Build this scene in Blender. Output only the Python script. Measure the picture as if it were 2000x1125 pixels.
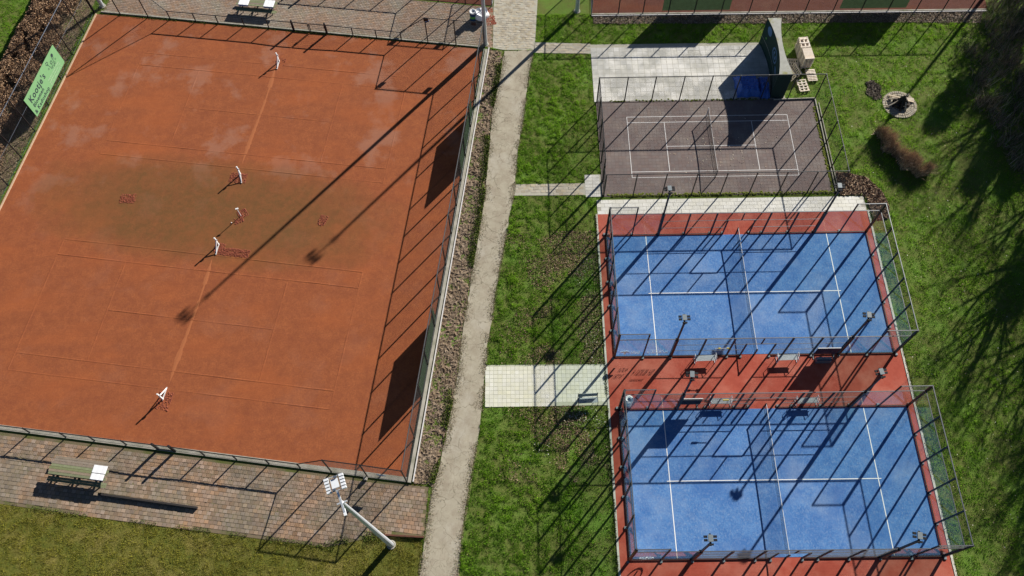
import bpy, math, random
import numpy as np
from mathutils import Vector, Matrix, Quaternion

for o in list(bpy.data.objects):
    bpy.data.objects.remove(o, do_unlink=True)
scene = bpy.context.scene
C = scene.collection
random.seed(7)
rng = np.random.default_rng(11)
R = math.radians

# ------------------------------------------------------------------ camera
cam_data = bpy.data.cameras.new('camera')
cam = bpy.data.objects.new('camera', cam_data)
C.objects.link(cam)
EYE = Vector((-16.8710, -27.3528, 55.3678))
UPV = Vector((0.01491197, 0.89244258, 0.45091449))
DIR = Vector((-0.00723567, 0.45104914, -0.89246979))
RIGHT = DIR.cross(UPV)
m = Matrix((RIGHT, UPV, -DIR)).transposed().to_4x4()
m.translation = EYE
cam.matrix_world = m
cam_data.sensor_width = 36.0
cam_data.lens = 1616.0071 / 2000.0 * 36.0
cam_data.clip_start = 0.5
cam_data.clip_end = 3000.0
scene.camera = cam

# ------------------------------------------------------------------ sky, sun, exposure
SUN_EL = R(24.15)
SUN_AZ = R(-130.39)                       # direction the shadows run
world = bpy.data.worlds.new('World')
scene.world = world
world.use_nodes = True
wn = world.node_tree.nodes
sky = wn.new('ShaderNodeTexSky')
sky.sky_type = 'NISHITA'
sky.sun_disc = False
sky.sun_elevation = SUN_EL
sky.sun_rotation = R(40.4)
sky.air_density = 0.45
sky.dust_density = 0.05
sky.ozone_density = 1.0
bgn = wn['Background']
bgn.inputs['Strength'].default_value = 0.05
world.node_tree.links.new(sky.outputs[0], bgn.inputs[0])

sun_data = bpy.data.lights.new('sun', 'SUN')
sun_data.energy = 5.0
sun_data.angle = R(0.53)
sun_data.color = (1.0, 0.955, 0.88)
sun = bpy.data.objects.new('sun', sun_data)
C.objects.link(sun)
sd = Vector((math.cos(SUN_EL) * math.cos(SUN_AZ), math.cos(SUN_EL) * math.sin(SUN_AZ), -math.sin(SUN_EL)))
sun.rotation_euler = sd.to_track_quat('-Z', 'Y').to_euler()
sun.location = (30, 40, 60)

vs = scene.view_settings
vs.view_transform = 'Standard'
vs.look = 'None'
vs.gamma = 1.0
vs.use_curve_mapping = False
vs.exposure = 1.0
scene.render.engine = 'CYCLES'
scene.cycles.max_bounces = 8
scene.cycles.transparent_max_bounces = 24

# ------------------------------------------------------------------ material helpers
M = {}

class NT:
    def __init__(s, name):
        s.mat = bpy.data.materials.new(name)
        s.mat.use_nodes = True
        s.t = s.mat.node_tree
        s.n = s.t.nodes
        s.b = s.n['Principled BSDF']
        s.out = s.n['Material Output']
        g = s.n.new('ShaderNodeNewGeometry')
        s.geo = g
        s.pos = g.outputs['Position']
    def link(s, a, b):
        s.t.links.new(a, b)
    def node(s, typ, **kw):
        n = s.n.new(typ)
        for k, v in kw.items():
            setattr(n, k, v)
        return n
    def noise(s, scale, detail=4, rough=.55, vec=None, dist=0.0, stretch=None, rotz=0):
        n = s.n.new('ShaderNodeTexNoise')
        n.inputs['Scale'].default_value = scale
        n.inputs['Detail'].default_value = detail
        n.inputs['Roughness'].default_value = rough
        n.inputs['Distortion'].default_value = dist
        v = vec or s.pos
        if stretch or rotz:
            mp = s.n.new('ShaderNodeMapping')
            mp.inputs['Rotation'].default_value = (0, 0, rotz)
            if stretch:
                mp.inputs['Scale'].default_value = stretch
            s.link(v, mp.inputs['Vector'])
            v = mp.outputs[0]
        s.link(v, n.inputs['Vector'])
        return n.outputs['Fac']
    def ramp(s, fac, a, b, clamp=True):
        n = s.n.new('ShaderNodeMapRange')
        n.clamp = clamp
        n.inputs['From Min'].default_value = a
        n.inputs['From Max'].default_value = b
        s.link(fac, n.inputs['Value'])
        return n.outputs[0]
    def math(s, op, a, b=None):
        n = s.n.new('ShaderNodeMath')
        n.operation = op
        for i, v in enumerate((a, b)):
            if v is None:
                continue
            if isinstance(v, (int, float)):
                n.inputs[i].default_value = v
            else:
                s.link(v, n.inputs[i])
        return n.outputs[0]
    def mix(s, fac, a, b, mode='MIX'):
        n = s.n.new('ShaderNodeMix')
        n.data_type = 'RGBA'
        n.blend_type = mode
        n.clamp_factor = True
        ins = [i for i in n.inputs if i.type == 'RGBA']
        f = n.inputs[0]
        if isinstance(fac, (int, float)):
            f.default_value = fac
        else:
            s.link(fac, f)
        for i, v in zip(ins, (a, b)):
            if isinstance(v, (tuple, list)):
                i.default_value = (*v, 1) if len(v) == 3 else v
            else:
                s.link(v, i)
        return [o for o in n.outputs if o.type == 'RGBA'][0]
    def rnd(s):
        oi = s.n.new('ShaderNodeObjectInfo')
        a = s.math('ADD', oi.outputs['Random'], s.geo.outputs['Random Per Island'])
        return s.math('FRACT', a)
    def bump(s, h, strength, dist=.02):
        n = s.n.new('ShaderNodeBump')
        n.inputs['Strength'].default_value = strength
        n.inputs['Distance'].default_value = dist
        s.link(h, n.inputs['Height'])
        s.link(n.outputs[0], s.b.inputs['Normal'])
    def done(s, color, rough=.9, metal=0, spec=.25):
        if isinstance(color, (tuple, list)):
            s.b.inputs['Base Color'].default_value = (*color, 1)
        else:
            s.link(color, s.b.inputs['Base Color'])
        if isinstance(rough, (int, float)):
            s.b.inputs['Roughness'].default_value = rough
        else:
            s.link(rough, s.b.inputs['Roughness'])
        s.b.inputs['Metallic'].default_value = metal
        s.b.inputs['Specular IOR Level'].default_value = spec
        return s.mat

def mk(key, c1, c2=None, scale=4, c3=None, s3=.35, t3=(.45, .65), rough=.9, bump=0, bscale=30, isl=0, metal=0, spec=.25, fine=0):
    t = NT(key)
    c2 = c2 or tuple(v * .8 for v in c1)
    col = t.mix(t.ramp(t.noise(scale, 5), .3, .7), c1, c2)
    if c3:
        col = t.mix(t.ramp(t.noise(s3, 6, .6), *t3), col, c3)
    if isl:
        r = t.rnd()
        v = t.node('ShaderNodeHueSaturation')
        t.link(col, v.inputs['Color'])
        t.link(t.math('ADD', t.math('MULTIPLY', r, isl), 1 - isl / 2), v.inputs['Value'])
        t.link(t.math('ADD', t.math('MULTIPLY', t.math('FRACT', t.math('MULTIPLY', r, 7.31)), .4), .8), v.inputs['Saturation'])
        col = v.outputs[0]
    if fine:
        f = t.noise(60, 3)
        col = t.mix(t.math('MULTIPLY', t.ramp(f, .35, .65), fine), col, tuple(v * .45 for v in c1))
    if bump:
        t.bump(t.noise(bscale, 4), bump)
    M[key] = t.done(col, rough, metal, spec)
    return M[key]

# ------------------------------------------------------------------ materials
def clay_mat(key, stain, base=((.32, .102, .036), (.24, .072, .027)), f=.82):
    t = NT(key)
    K = lambda *c: tuple(v * f for v in c)
    n1 = t.noise(1.1, 7, .65)
    n2 = t.noise(9, 5, .6)
    n9 = t.noise(3.2, 6, .7, dist=.6)
    col = t.mix(t.ramp(n1, .35, .68), base[0], base[1])
    col = t.mix(t.math('MULTIPLY', t.ramp(n2, .35, .7), .62), col, K(.20, .055, .028))
    col = t.mix(t.math('MULTIPLY', t.ramp(n9, .48, .62), .6), col, K(.245, .070, .032))
    # drag-mat swirls and pale dried areas
    n3 = t.noise(.30, 5, .6)
    s0 = t.node('ShaderNodeSeparateXYZ')
    t.link(t.pos, s0.inputs[0])
    far = t.math('ADD', t.math('MULTIPLY', t.ramp(s0.outputs[1], 7, 13), .42), .10)
    col = t.mix(t.math('MULTIPLY', t.ramp(n3, .54, .63), far), col, K(.36, .175, .115))
    n5 = t.noise(.16, 3, .5, stretch=(1, 2.5, 1), rotz=.14)
    col = t.mix(t.math('MULTIPLY', t.ramp(n5, .5, .72), .45), col, K(.42, .115, .035))
    n6 = t.noise(.5, 5, .6, stretch=(.25, 3, 1), rotz=.14)
    col = t.mix(t.math('MULTIPLY', t.ramp(n6, .5, .75), .25), col, K(.24, .07, .035))
    if stain:
        # algae that grew on the unused strip between the two courts
        sx = t.node('ShaderNodeSeparateXYZ')
        t.link(t.pos, sx.inputs[0])
        px = t.math('ADD', sx.outputs[0], 41.0)
        py = t.math('ADD', sx.outputs[1], -7.9)
        ca, sa = math.cos(.1406), math.sin(.1406)
        u = t.math('SUBTRACT', t.math('MULTIPLY', px, ca), t.math('MULTIPLY', py, sa))
        v = t.math('ADD', t.math('MULTIPLY', px, sa), t.math('MULTIPLY', py, ca))
        d = t.math('ADD', t.math('POWER', t.math('ABSOLUTE', t.math('DIVIDE', u, 13.8)), 2.5), t.math('POWER', t.math('ABSOLUTE', t.math('DIVIDE', v, 4.7)), 2.5))
        nn = t.noise(.45, 6, .65)
        d = t.math('ADD', d, t.math('MULTIPLY', t.math('ADD', nn, -.5), 1.5))
        k = t.math('SUBTRACT', 1.0, t.ramp(d, .10, 1.35))
        nk = t.math('ADD', t.math('MULTIPLY', t.ramp(t.noise(1.6, 6, .7), .25, .75), .55), .45)
        col = t.mix(t.math('MULTIPLY', t.math('MULTIPLY', k, nk), .88), col, (.105, .062, .020))
    sp = t.noise(26, 3, .6)
    col = t.mix(t.math('MULTIPLY', t.ramp(sp, .6, .75), .22), col, K(.50, .21, .12))
    t.bump(t.noise(16, 7, .75), .6, .03)
    M[key] = t.done(col, .95, 0, .15)

clay_mat('clay', True)
clay_mat('clay_far', False, ((.125, .050, .036), (.095, .037, .028)), .36)
mk('clay_line', (.345, .115, .042), (.295, .095, .036), 14, rough=.95)
mk('clay_loose', (.27, .078, .040), (.17, .045, .026), 9, bump=.8, bscale=40, rough=.95)

def turf_mat():
    t = NT('blue_turf')
    n1 = t.noise(1.2, 6, .65)
    col = t.mix(t.ramp(n1, .3, .7), (.042, .135, .345), (.10, .225, .45))
    n2 = t.noise(9, 5, .75, stretch=(1, .55, 1))
    col = t.mix(t.math('MULTIPLY', t.ramp(n2, .48, .66), .75), col, (.185, .275, .44))
    n4 = t.noise(11, 4, .7, stretch=(.6, 1, 1), rotz=.5)
    col = t.mix(t.math('MULTIPLY', t.ramp(n4, .5, .68), .6), col, (.03, .092, .28))
    n3 = t.noise(.28, 5, .6)
    col = t.mix(t.math('MULTIPLY', t.ramp(n3, .5, .66), .5), col, (.20, .28, .43))
    n5 = t.noise(.35, 4, .6, rotz=1.1)
    col = t.mix(t.math('MULTIPLY', t.ramp(n5, .48, .66), .5), col, (.035, .11, .32))
    t.bump(t.noise(40, 4, .7), .4, .01)
    M['blue_turf'] = t.done(col, .9, 0, .15)
turf_mat()

def red_mat():
    t = NT('red_surface')
    col = t.mix(t.ramp(t.noise(2.0, 6, .6), .3, .7), (.35, .072, .043), (.29, .052, .031))
    col = t.mix(t.math('MULTIPLY', t.ramp(t.noise(.42, 6, .65), .45, .66), .75), col, (.43, .14, .095))
    col = t.mix(t.math('MULTIPLY', t.ramp(t.noise(22, 4, .7), .5, .7), .35), col, (.22, .035, .022))
    t.bump(t.noise(45, 3), .3, .01)
    M['red_surface'] = t.done(col, .88, 0, .2)
red_mat()

def path_mat():
    t = NT('old_asphalt')
    col = t.mix(t.ramp(t.noise(1.2, 7, .65), .3, .7), (.385, .345, .262), (.31, .275, .205))
    col = t.mix(t.math('MULTIPLY', t.ramp(t.noise(.35, 5, .6), .5, .7), .5), col, (.44, .41, .35))
    col = t.mix(t.math('MULTIPLY', t.ramp(t.noise(24, 4, .7), .5, .72), .25), col, (.24, .21, .155))
    col = t.mix(t.math('MULTIPLY', t.ramp(t.noise(.9, 7, .75, rotz=.4), .46, .62), .6), col, (.245, .20, .145))
    dn = t.node('ShaderNodeTexNoise')
    dn.inputs['Scale'].default_value = 1.6
    dn.inputs['Detail'].default_value = 5
    t.link(t.pos, dn.inputs['Vector'])
    add = t.node('ShaderNodeVectorMath', operation='MULTIPLY_ADD')
    t.link(dn.outputs['Color'], add.inputs[0])
    add.inputs[1].default_value = (.9, .9, 0)
    t.link(t.pos, add.inputs[2])
    for sc, w, k, lo in ((.55, .014, .7, .42), (2.2, .030, .55, .46)):
        vo = t.node('ShaderNodeTexVoronoi', feature='DISTANCE_TO_EDGE')
        vo.inputs['Scale'].default_value = sc
        t.link(add.outputs[0], vo.inputs['Vector'])
        crack = t.math('SUBTRACT', 1.0, t.ramp(vo.outputs['Distance'], w * .3, w))
        mask = t.ramp(t.noise(.5, 3, .5, rotz=sc), lo, lo + .12)
        col = t.mix(t.math('MULTIPLY', t.math('MULTIPLY', crack, mask), k), col, (.14, .12, .08))
    t.bump(t.noise(35, 4), .4, .01)
    M['old_asphalt'] = t.done(col, .92, 0, .2)
path_mat()

def ground_mat():
    t = NT('ground_soil')
    col = t.mix(t.ramp(t.noise(2.5, 7, .7), .3, .7), (.110, .165, .028), (.120, .120, .036))
    col = t.mix(t.ramp(t.noise(.4, 5, .6), .45, .65), col, (.110, .195, .028))
    col = t.mix(t.math('MULTIPLY', t.ramp(t.noise(30, 4, .7), .5, .7), .5), col, (.03, .028, .014))
    t.bump(t.noise(14, 6, .7), .9, .05)
    M['ground_soil'] = t.done(col, .95, 0, .1)
ground_mat()

mk('moss_lawn', (.150, .145, .030), (.080, .100, .020), 5.0, c3=(.20, .17, .05), s3=.6, rough=.97, bump=.9, bscale=22, spec=.05)
mk('verge_soil', (.19, .138, .092), (.13, .092, .06), 7, c3=(.25, .19, .135), s3=1.2, bump=.5, bscale=22, rough=.97, spec=.1)
mk('paver_red', (.38, .255, .170), (.27, .175, .118), .7, c3=(.215, .18, .135), s3=.3, t3=(.42, .58), isl=.5, rough=.9, bump=.4, fine=.5)
mk('paver_joint', (.14, .115, .075), (.17, .125, .08), 6, c3=(.09, .10, .03), s3=.6, rough=.97, spec=.1)
mk('paver_top', (.31, .215, .155), (.25, .17, .125), 1.2, c3=(.30, .27, .22), s3=.3, isl=.32, rough=.9, bump=.4, fine=.4)
mk('paver_pale', (.42, .375, .29), (.34, .29, .215), 2, isl=.3, rough=.92, bump=.3, fine=.3)
mk('tile_cream', (.60, .59, .475), (.55, .535, .42), 2.2, c3=(.64, .63, .55), s3=.7, isl=.10, rough=.85, bump=.15, fine=.12)
mk('tile_joint', (.43, .43, .33), (.37, .38, .28), 5, rough=.95)
mk('tile_grey', (.47, .455, .41), (.36, .355, .32), 1.6, c3=(.62, .60, .55), s3=.45, t3=(.45, .58), isl=.13, rough=.85, bump=.2, fine=.2)
mk('tile_grey_joint', (.34, .32, .26), (.38, .36, .29), 5, rough=.95)
mk('slab_white', (.63, .615, .55), (.56, .545, .48), 1.5, c3=(.68, .665, .61), s3=.6, isl=.08, rough=.85, bump=.15, fine=.12)
mk('slab_joint', (.42, .40, .34), (.36, .34, .28), 5, rough=.95)
mk('brown_tile', (.165, .127, .117), (.135, .104, .097), 2.0, c3=(.21, .172, .15), s3=.4, isl=.08, rough=.9, bump=.25, fine=.25)
mk('brown_joint', (.145, .112, .10), (.13, .10, .09), 5, rough=.95)
mk('moss', (.15, .17, .03), (.10, .12, .02), 8, rough=.98, bump=.8, spec=.05)
mk('concrete', (.42, .395, .33), (.33, .305, .25), 3, c3=(.25, .24, .18), s3=1.1, bump=.3, fine=.3)
mk('concrete_moss', (.40, .40, .355), (.31, .31, .27), 3, c3=(.24, .235, .08), s3=.9, t3=(.58, .66), bump=.3, fine=.4)
mk('kerb_pale', (.52, .50, .43), (.42, .40, .34), 5, rough=.9)
mk('kerb_wood', (.50, .36, .235), (.38, .27, .175), 6, rough=.9)
mk('white_paint', (.78, .78, .76), (.72, .72, .70), 6, rough=.6)
mk('white_worn', (.66, .64, .62), (.50, .47, .45), 9, rough=.7, fine=.25)
mk('steel_dark', (.022, .023, .025), (.016, .017, .018), 8, rough=.45, metal=.2, spec=.4)
mk('steel_rail', (.17, .175, .18), (.13, .135, .14), 8, rough=.42, metal=.7, spec=.5)
mk('steel_galv', (.52, .54, .57), (.44, .46, .49), 5, rough=.5, metal=.35, spec=.5)
mk('steel_blue', (.12, .14, .18), (.09, .11, .14), 6, rough=.5, metal=.3, spec=.4)
mk('fence_wire', (.045, .045, .045), (.035, .035, .035), 8, rough=.55, metal=.3)
mk('lamp_black', (.014, .015, .018), (.010, .011, .013), 8, rough=.7, spec=.15)
mk('lamp_grey', (.17, .20, .21), (.14, .165, .175), 6, rough=.5, spec=.4)
mk('lamp_white', (.72, .74, .76), (.64, .66, .68), 6, rough=.45, spec=.4)
def screen_mat():
    t = NT('panel_green')
    col = t.mix(t.ramp(t.noise(3, 4), .3, .7), (.085, .14, .075), (.07, .115, .06))
    df = t.node('ShaderNodeBsdfDiffuse'); t.link(col, df.inputs[0])
    tl = t.node('ShaderNodeBsdfTranslucent'); t.link(col, tl.inputs[0])
    tr = t.node('ShaderNodeBsdfTransparent')
    a = t.node('ShaderNodeMixShader'); a.inputs[0].default_value = .5
    t.link(df.outputs[0], a.inputs[1]); t.link(tl.outputs[0], a.inputs[2])
    b = t.node('ShaderNodeMixShader'); b.inputs[0].default_value = .16
    t.link(a.outputs[0], b.inputs[1]); t.link(tr.outputs[0], b.inputs[2])
    t.link(b.outputs[0], t.out.inputs['Surface'])
    M['panel_green'] = t.mat
screen_mat()
mk('banner_green', (.175, .36, .165), (.16, .335, .15), 2, rough=.6)
mk('ink', (.02, .035, .04), (.025, .04, .045), 6, rough=.7)
mk('banner_pale', (.38, .55, .35), (.35, .52, .32), 5, rough=.6)
mk('wall_green', (.012, .045, .038), (.010, .036, .031), 2, rough=.8, fine=.15)
mk('wall_blue', (.10, .20, .36), (.08, .17, .31), 3, rough=.8)
mk('wood_grey', (.27, .215, .16), (.20, .16, .118), 5, isl=.28, rough=.88, bump=.3, fine=.4)
mk('wood_green', (.22, .24, .12), (.17, .185, .085), 5, isl=.25, rough=.88, bump=.3, fine=.35)
mk('wood_pallet', (.76, .67, .56), (.66, .56, .45), 6, isl=.22, rough=.85, bump=.2, fine=.2)
mk('wood_burnt', (.06, .045, .035), (.025, .02, .018), 9, rough=.9, bump=.4)
mk('wood_log', (.50, .42, .31), (.38, .30, .21), 7, isl=.3, rough=.9)
mk('wood_beam', (.035, .03, .028), (.025, .022, .02), 8, rough=.85)
mk('rust', (.13, .05, .03), (.08, .035, .025), 9, rough=.85)
mk('white_plastic', (.80, .80, .80), (.74, .74, .75), 5, rough=.5, bump=.15, bscale=9)
mk('blue_edge', (.10, .19, .42), (.08, .15, .36), 5, rough=.6)
mk('tarp_blue', (.03, .15, .55), (.02, .11, .44), 5, rough=.4, spec=.4)
mk('board_face', (.012, .018, .045), (.016, .022, .05), 4, rough=.5)
mk('seat_grey', (.33, .37, .385), (.27, .31, .325), 7, rough=.55, metal=.2)
mk('yellow', (.72, .55, .04), (.62, .46, .03), 6, rough=.6)
mk('label_green', (.12, .42, .07), (.10, .36, .06), 6, rough=.6)
mk('label_blue', (.02, .05, .15), (.02, .045, .12), 6, rough=.6)
mk('ash', (.03, .028, .026), (.05, .045, .04), 7, rough=.97, bump=.6)
mk('bark', (.07, .055, .042), (.045, .035, .027), 8, rough=.95, bump=.5)

def glass_mat():
    t = NT('court_glass')
    tr = t.node('ShaderNodeBsdfTransparent')
    tr.inputs[0].default_value = (.93, .97, .955, 1)
    gl = t.node('ShaderNodeBsdfGlossy')
    gl.inputs['Roughness'].default_value = .02
    lw = t.node('ShaderNodeLayerWeight')
    lw.inputs['Blend'].default_value = .5
    fres = t.math('ADD', t.math('MULTIPLY', t.math('POWER', lw.outputs['Facing'], 5.0), .9), .035)
    df = t.node('ShaderNodeBsdfDiffuse')
    df.inputs[0].default_value = (.42, .46, .46, 1)
    mx0 = t.node('ShaderNodeMixShader')
    t.link(t.math('MULTIPLY', t.ramp(t.noise(2.5, 4), .3, .7), .05), mx0.inputs[0])
    t.link(tr.outputs[0], mx0.inputs[1])
    t.link(df.outputs[0], mx0.inputs[2])
    mx = t.node('ShaderNodeMixShader')
    t.link(fres, mx.inputs[0])
    t.link(mx0.outputs[0], mx.inputs[1])
    t.link(gl.outputs[0], mx.inputs[2])
    t.link(mx.outputs[0], t.out.inputs['Surface'])
    M['court_glass'] = t.mat
glass_mat()

def attr_mat(key, rough=.9, spec=.1, trans=0.0):
    t = NT(key)
    a = t.node('ShaderNodeVertexColor')
    a.layer_name = 'tint'
    t.done(a.outputs[0], rough, 0, spec)
    M[key] = t.mat
attr_mat('tinted')
def grass_mat():
    t = NT('grass_blade')
    a = t.node('ShaderNodeVertexColor'); a.layer_name = 'tint'
    df = t.node('ShaderNodeBsdfDiffuse'); t.link(a.outputs[0], df.inputs[0])
    tl = t.node('ShaderNodeBsdfTranslucent'); t.link(a.outputs[0], tl.inputs[0])
    m_ = t.node('ShaderNodeMixShader'); m_.inputs[0].default_value = .4
    t.link(df.outputs[0], m_.inputs[1]); t.link(tl.outputs[0], m_.inputs[2])
    t.link(m_.outputs[0], t.out.inputs['Surface'])
    M['grass_blade'] = t.mat
grass_mat()
# ------------------------------------------------------------------ mesh helpers
class MB:
    def __init__(s):
        s.v, s.f = [], []
    def poly(s, pts):
        n = len(s.v)
        s.v += [tuple(p) for p in pts]
        s.f.append(tuple(range(n, n + len(pts))))
        return s
    def hexa(s, p):
        n = len(s.v)
        s.v += [tuple(q) for q in p]
        for f in ((3, 2, 1, 0), (4, 5, 6, 7), (0, 1, 5, 4), (1, 2, 6, 5), (2, 3, 7, 6), (3, 0, 4, 7)):
            s.f.append(tuple(n + i for i in f))
        return s
    def box(s, c, d, rz=0):
        x, y, z = c
        a, b, h = d[0] / 2, d[1] / 2, d[2] / 2
        cs, sn = math.cos(rz), math.sin(rz)
        P = []
        for dz in (-h, h):
            for dx, dy in ((-a, -b), (a, -b), (a, b), (-a, b)):
                P.append((x + dx * cs - dy * sn, y + dx * sn + dy * cs, z + dz))
        return s.hexa(P)
    def bar(s, p, q, w, h=None, up=(0, 0, 1)):
        h = h or w
        p, q = Vector(p), Vector(q)
        d = (q - p).normalized()
        u = Vector(up)
        if abs(d.dot(u)) > .98:
            u = Vector((1, 0, 0))
        a = d.cross(u).normalized() * (w / 2)
        b = a.cross(d).normalized() * (h / 2)
        return s.hexa([p - a - b, p + a - b, p + a + b, p - a + b, q - a - b, q + a - b, q + a + b, q - a + b])
    def tube(s, p, q, r, r2=None, n=8, cap=True):
        r2 = r if r2 is None else r2
        p, q = Vector(p), Vector(q)
        d = (q - p).normalized()
        u = Vector((0, 0, 1)) if abs(d.z) < .95 else Vector((1, 0, 0))
        a = d.cross(u).normalized()
        b = d.cross(a)
        k = len(s.v)
        for c, rr in ((p, r), (q, r2)):
            for i in range(n):
                t = 2 * math.pi * i / n
                s.v.append(tuple(c + a * (rr * math.cos(t)) + b * (rr * math.sin(t))))
        for i in range(n):
            j = (i + 1) % n
            s.f.append((k + i, k + j, k + n + j, k + n + i))
        if cap:
            s.f.append(tuple(k + n + i for i in range(n)))
            s.f.append(tuple(k + n - 1 - i for i in range(n)))
        return s
    def path(s, pts, r, n=6):
        for a, b in zip(pts, pts[1:]):
            s.tube(a, b, r, n=n)
        return s
    def prism(s, poly, z0, z1):
        n = len(poly)
        k = len(s.v)
        s.v += [(x, y, z0) for x, y in poly] + [(x, y, z1) for x, y in poly]
        s.f.append(tuple(k + n + i for i in range(n)))
        s.f.append(tuple(k + n - 1 - i for i in range(n)))
        for i in range(n):
            j = (i + 1) % n
            s.f.append((k + i, k + j, k + n + j, k + n + i))
        return s
    def lathe(s, prof, n=16, c=(0, 0, 0)):
        k = len(s.v)
        for r, z in prof:
            for i in range(n):
                t = 2 * math.pi * i / n
                s.v.append((c[0] + r * math.cos(t), c[1] + r * math.sin(t), c[2] + z))
        for j in range(len(prof) - 1):
            for i in range(n):
                i2 = (i + 1) % n
                s.f.append((k + j * n + i, k + j * n + i2, k + (j + 1) * n + i2, k + (j + 1) * n + i))
        return s
    def mesh(s, name, mat):
        me = bpy.data.meshes.new(name)
        me.from_pydata(s.v, [], s.f)
        if mat:
            me.materials.append(M[mat])
        me.update()
        return me
    def build(s, name, mat, parent=None, loc=(0, 0, 0), rz=0):
        return link(name, s.mesh(name, mat), parent, loc, rz)

def link(name, me, parent=None, loc=(0, 0, 0), rz=0):
    o = bpy.data.objects.new(name, me)
    C.objects.link(o)
    o.parent = parent
    o.location = loc
    o.rotation_euler = (0, 0, rz)
    return o

def tag(o, label=None, cat=None, group=None, kind=None):
    if label: o['label'] = label
    if cat: o['category'] = cat
    if group: o['group'] = group
    if kind: o['kind'] = kind
    return o

def thing(name, label, cat, loc=(0, 0, 0), rz=0, group=None):
    o = bpy.data.objects.new(name, None)
    C.objects.link(o)
    o.empty_display_size = .3
    o.location = loc
    o.rotation_euler = (0, 0, rz)
    return tag(o, label, cat, group)

def copy_tree(o, parent=None):
    c = o.copy()
    C.objects.link(c)
    c.parent = parent
    for ch in list(o.children):
        copy_tree(ch, c)
    return c

def dup(root, label, loc, rz=None):
    c = copy_tree(root)
    c.location = loc
    if rz is not None:
        c.rotation_euler = (0, 0, rz)
    c['label'] = label
    return c

def struct(name, mb, mat, parent=None):
    o = mb.build(name, mat, parent)
    if parent is None:
        tag(o, kind='structure')
    return o

def tri_mesh(name, verts, ntri, colors, mat, parent=None):
    """verts (n*3,3) loose triangles, colors (n,3) one tint per triangle"""
    me = bpy.data.meshes.new(name)
    me.vertices.add(ntri * 3)
    me.vertices.foreach_set('co', verts.astype(np.float32).ravel())
    me.loops.add(ntri * 3)
    me.loops.foreach_set('vertex_index', np.arange(ntri * 3, dtype=np.int32))
    me.polygons.add(ntri)
    me.polygons.foreach_set('loop_start', np.arange(0, ntri * 3, 3, dtype=np.int32))
    me.update(calc_edges=True)
    a = me.color_attributes.new('tint', 'FLOAT_COLOR', 'POINT')
    c = np.ones((ntri * 3, 4), np.float32)
    c[:, :3] = np.repeat(colors, 3, axis=0)
    a.data.foreach_set('color', c.ravel())
    me.materials.append(M[mat])
    return link(name, me, parent)

# value noise for scattering
_lat = rng.random((256, 256))
def vnoise(x, y, s):
    x = np.asarray(x) * s + 57.3
    y = np.asarray(y) * s + 91.7
    i, j = np.floor(x).astype(int), np.floor(y).astype(int)
    fx, fy = x - i, y - j
    fx, fy = fx * fx * (3 - 2 * fx), fy * fy * (3 - 2 * fy)
    g = lambda a, b: _lat[a % 256, b % 256]
    return (g(i, j) * (1 - fx) + g(i + 1, j) * fx) * (1 - fy) + (g(i, j + 1) * (1 - fx) + g(i + 1, j + 1) * fx) * fy
def fbm(x, y, s):
    return (vnoise(x, y, s) + .5 * vnoise(x, y, s * 2.1) + .25 * vnoise(x, y, s * 4.3)) / 1.75

def inside(poly, x, y):
    x, y = np.asarray(x, float), np.asarray(y, float)
    r = np.zeros(x.shape, bool)
    n = len(poly)
    for k in range(n):
        x1, y1 = poly[k]
        x2, y2 = poly[(k + 1) % n]
        if y1 == y2:
            continue
        c = ((y1 > y) != (y2 > y)) & (x < (x2 - x1) * (y - y1) / (y2 - y1) + x1)
        r ^= c
    return r

def wobble(poly, amp, step=.4, seed=0):
    """subdivide the outline and roughen it"""
    rr = random.Random(seed)
    out = []
    n = len(poly)
    for k in range(n):
        a, b = Vector(poly[k]), Vector(poly[(k + 1) % n])
        L = (b - a).length
        m_ = max(1, int(L / step))
        nrm = Vector((-(b - a).y, (b - a).x)).normalized()
        for i in range(m_):
            p = a.lerp(b, i / m_) + nrm * (rr.uniform(-amp, amp) if i else 0)
            out.append((p.x, p.y))
    return out

def sheet(poly, z):
    return MB().poly([(x, y, z) for x, y in poly])

def slab(poly, z1, z0=-.12):
    return MB().prism(poly, z0, z1)
# ------------------------------------------------------------------ the setting
ROT = -.1406                                    # the clay courts lie turned by eight degrees
CLAY = [(-54.93, 29.18), (-19.66, 24.18), (-24.62, -13.62), (-53.08, -9.62), (-60.75, -8.6)]
PATH_R = [(-15.14, 23.95), (-15.29, 23.4), (-15.66, 20.97), (-16.22, 16.57), (-16.78, 12.92), (-17.11, 8.95), (-17.67, 5.65), (-18.47, .76), (-19.04, -3.41), (-19.32, -5.8), (-19.49, -8.85), (-19.89, -11.4), (-20.47, -15.21), (-20.83, -17.85), (-21.2, -22.5)]
PATH_L = [(-17.76, 23.95), (-18.22, 20.46), (-18.87, 16.62), (-19.08, 12.97), (-19.35, 8.99), (-19.85, 5.23), (-20.47, .79), (-20.92, -2.57), (-21.38, -7.31), (-22.16, -11.73), (-22.77, -14.51), (-23.17, -17.49), (-23.7, -22.5)]
PATH = PATH_R + PATH_L[::-1]
PAVE_B = [(-60.4, -8.9), (-53.08, -9.98), (-24.30, -14.05), (-23.05, -14.20), (-23.22, -17.4), (-25.9, -17.28), (-29.47, -18.02), (-34.22, -17.40), (-42.83, -16.25), (-51.67, -14.95), (-60.0, -13.75)]
PAVE_T = [(-54.3, 29.55), (-19.45, 24.42), (-18.75, 24.30), (-18.72, 29.15), (-53.3, 34.1)]
PAVE_P = [(-18.75, 24.28), (-17.76, 24.05), (-15.10, 24.02), (-14.7, 29.93), (-14.6, 33.5), (-18.45, 33.5), (-18.70, 29.15)]
TILEPATH = [(-19.30, -5.53), (-10.62, -5.58), (-10.62, -8.64), (-19.28, -8.67)]
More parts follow.
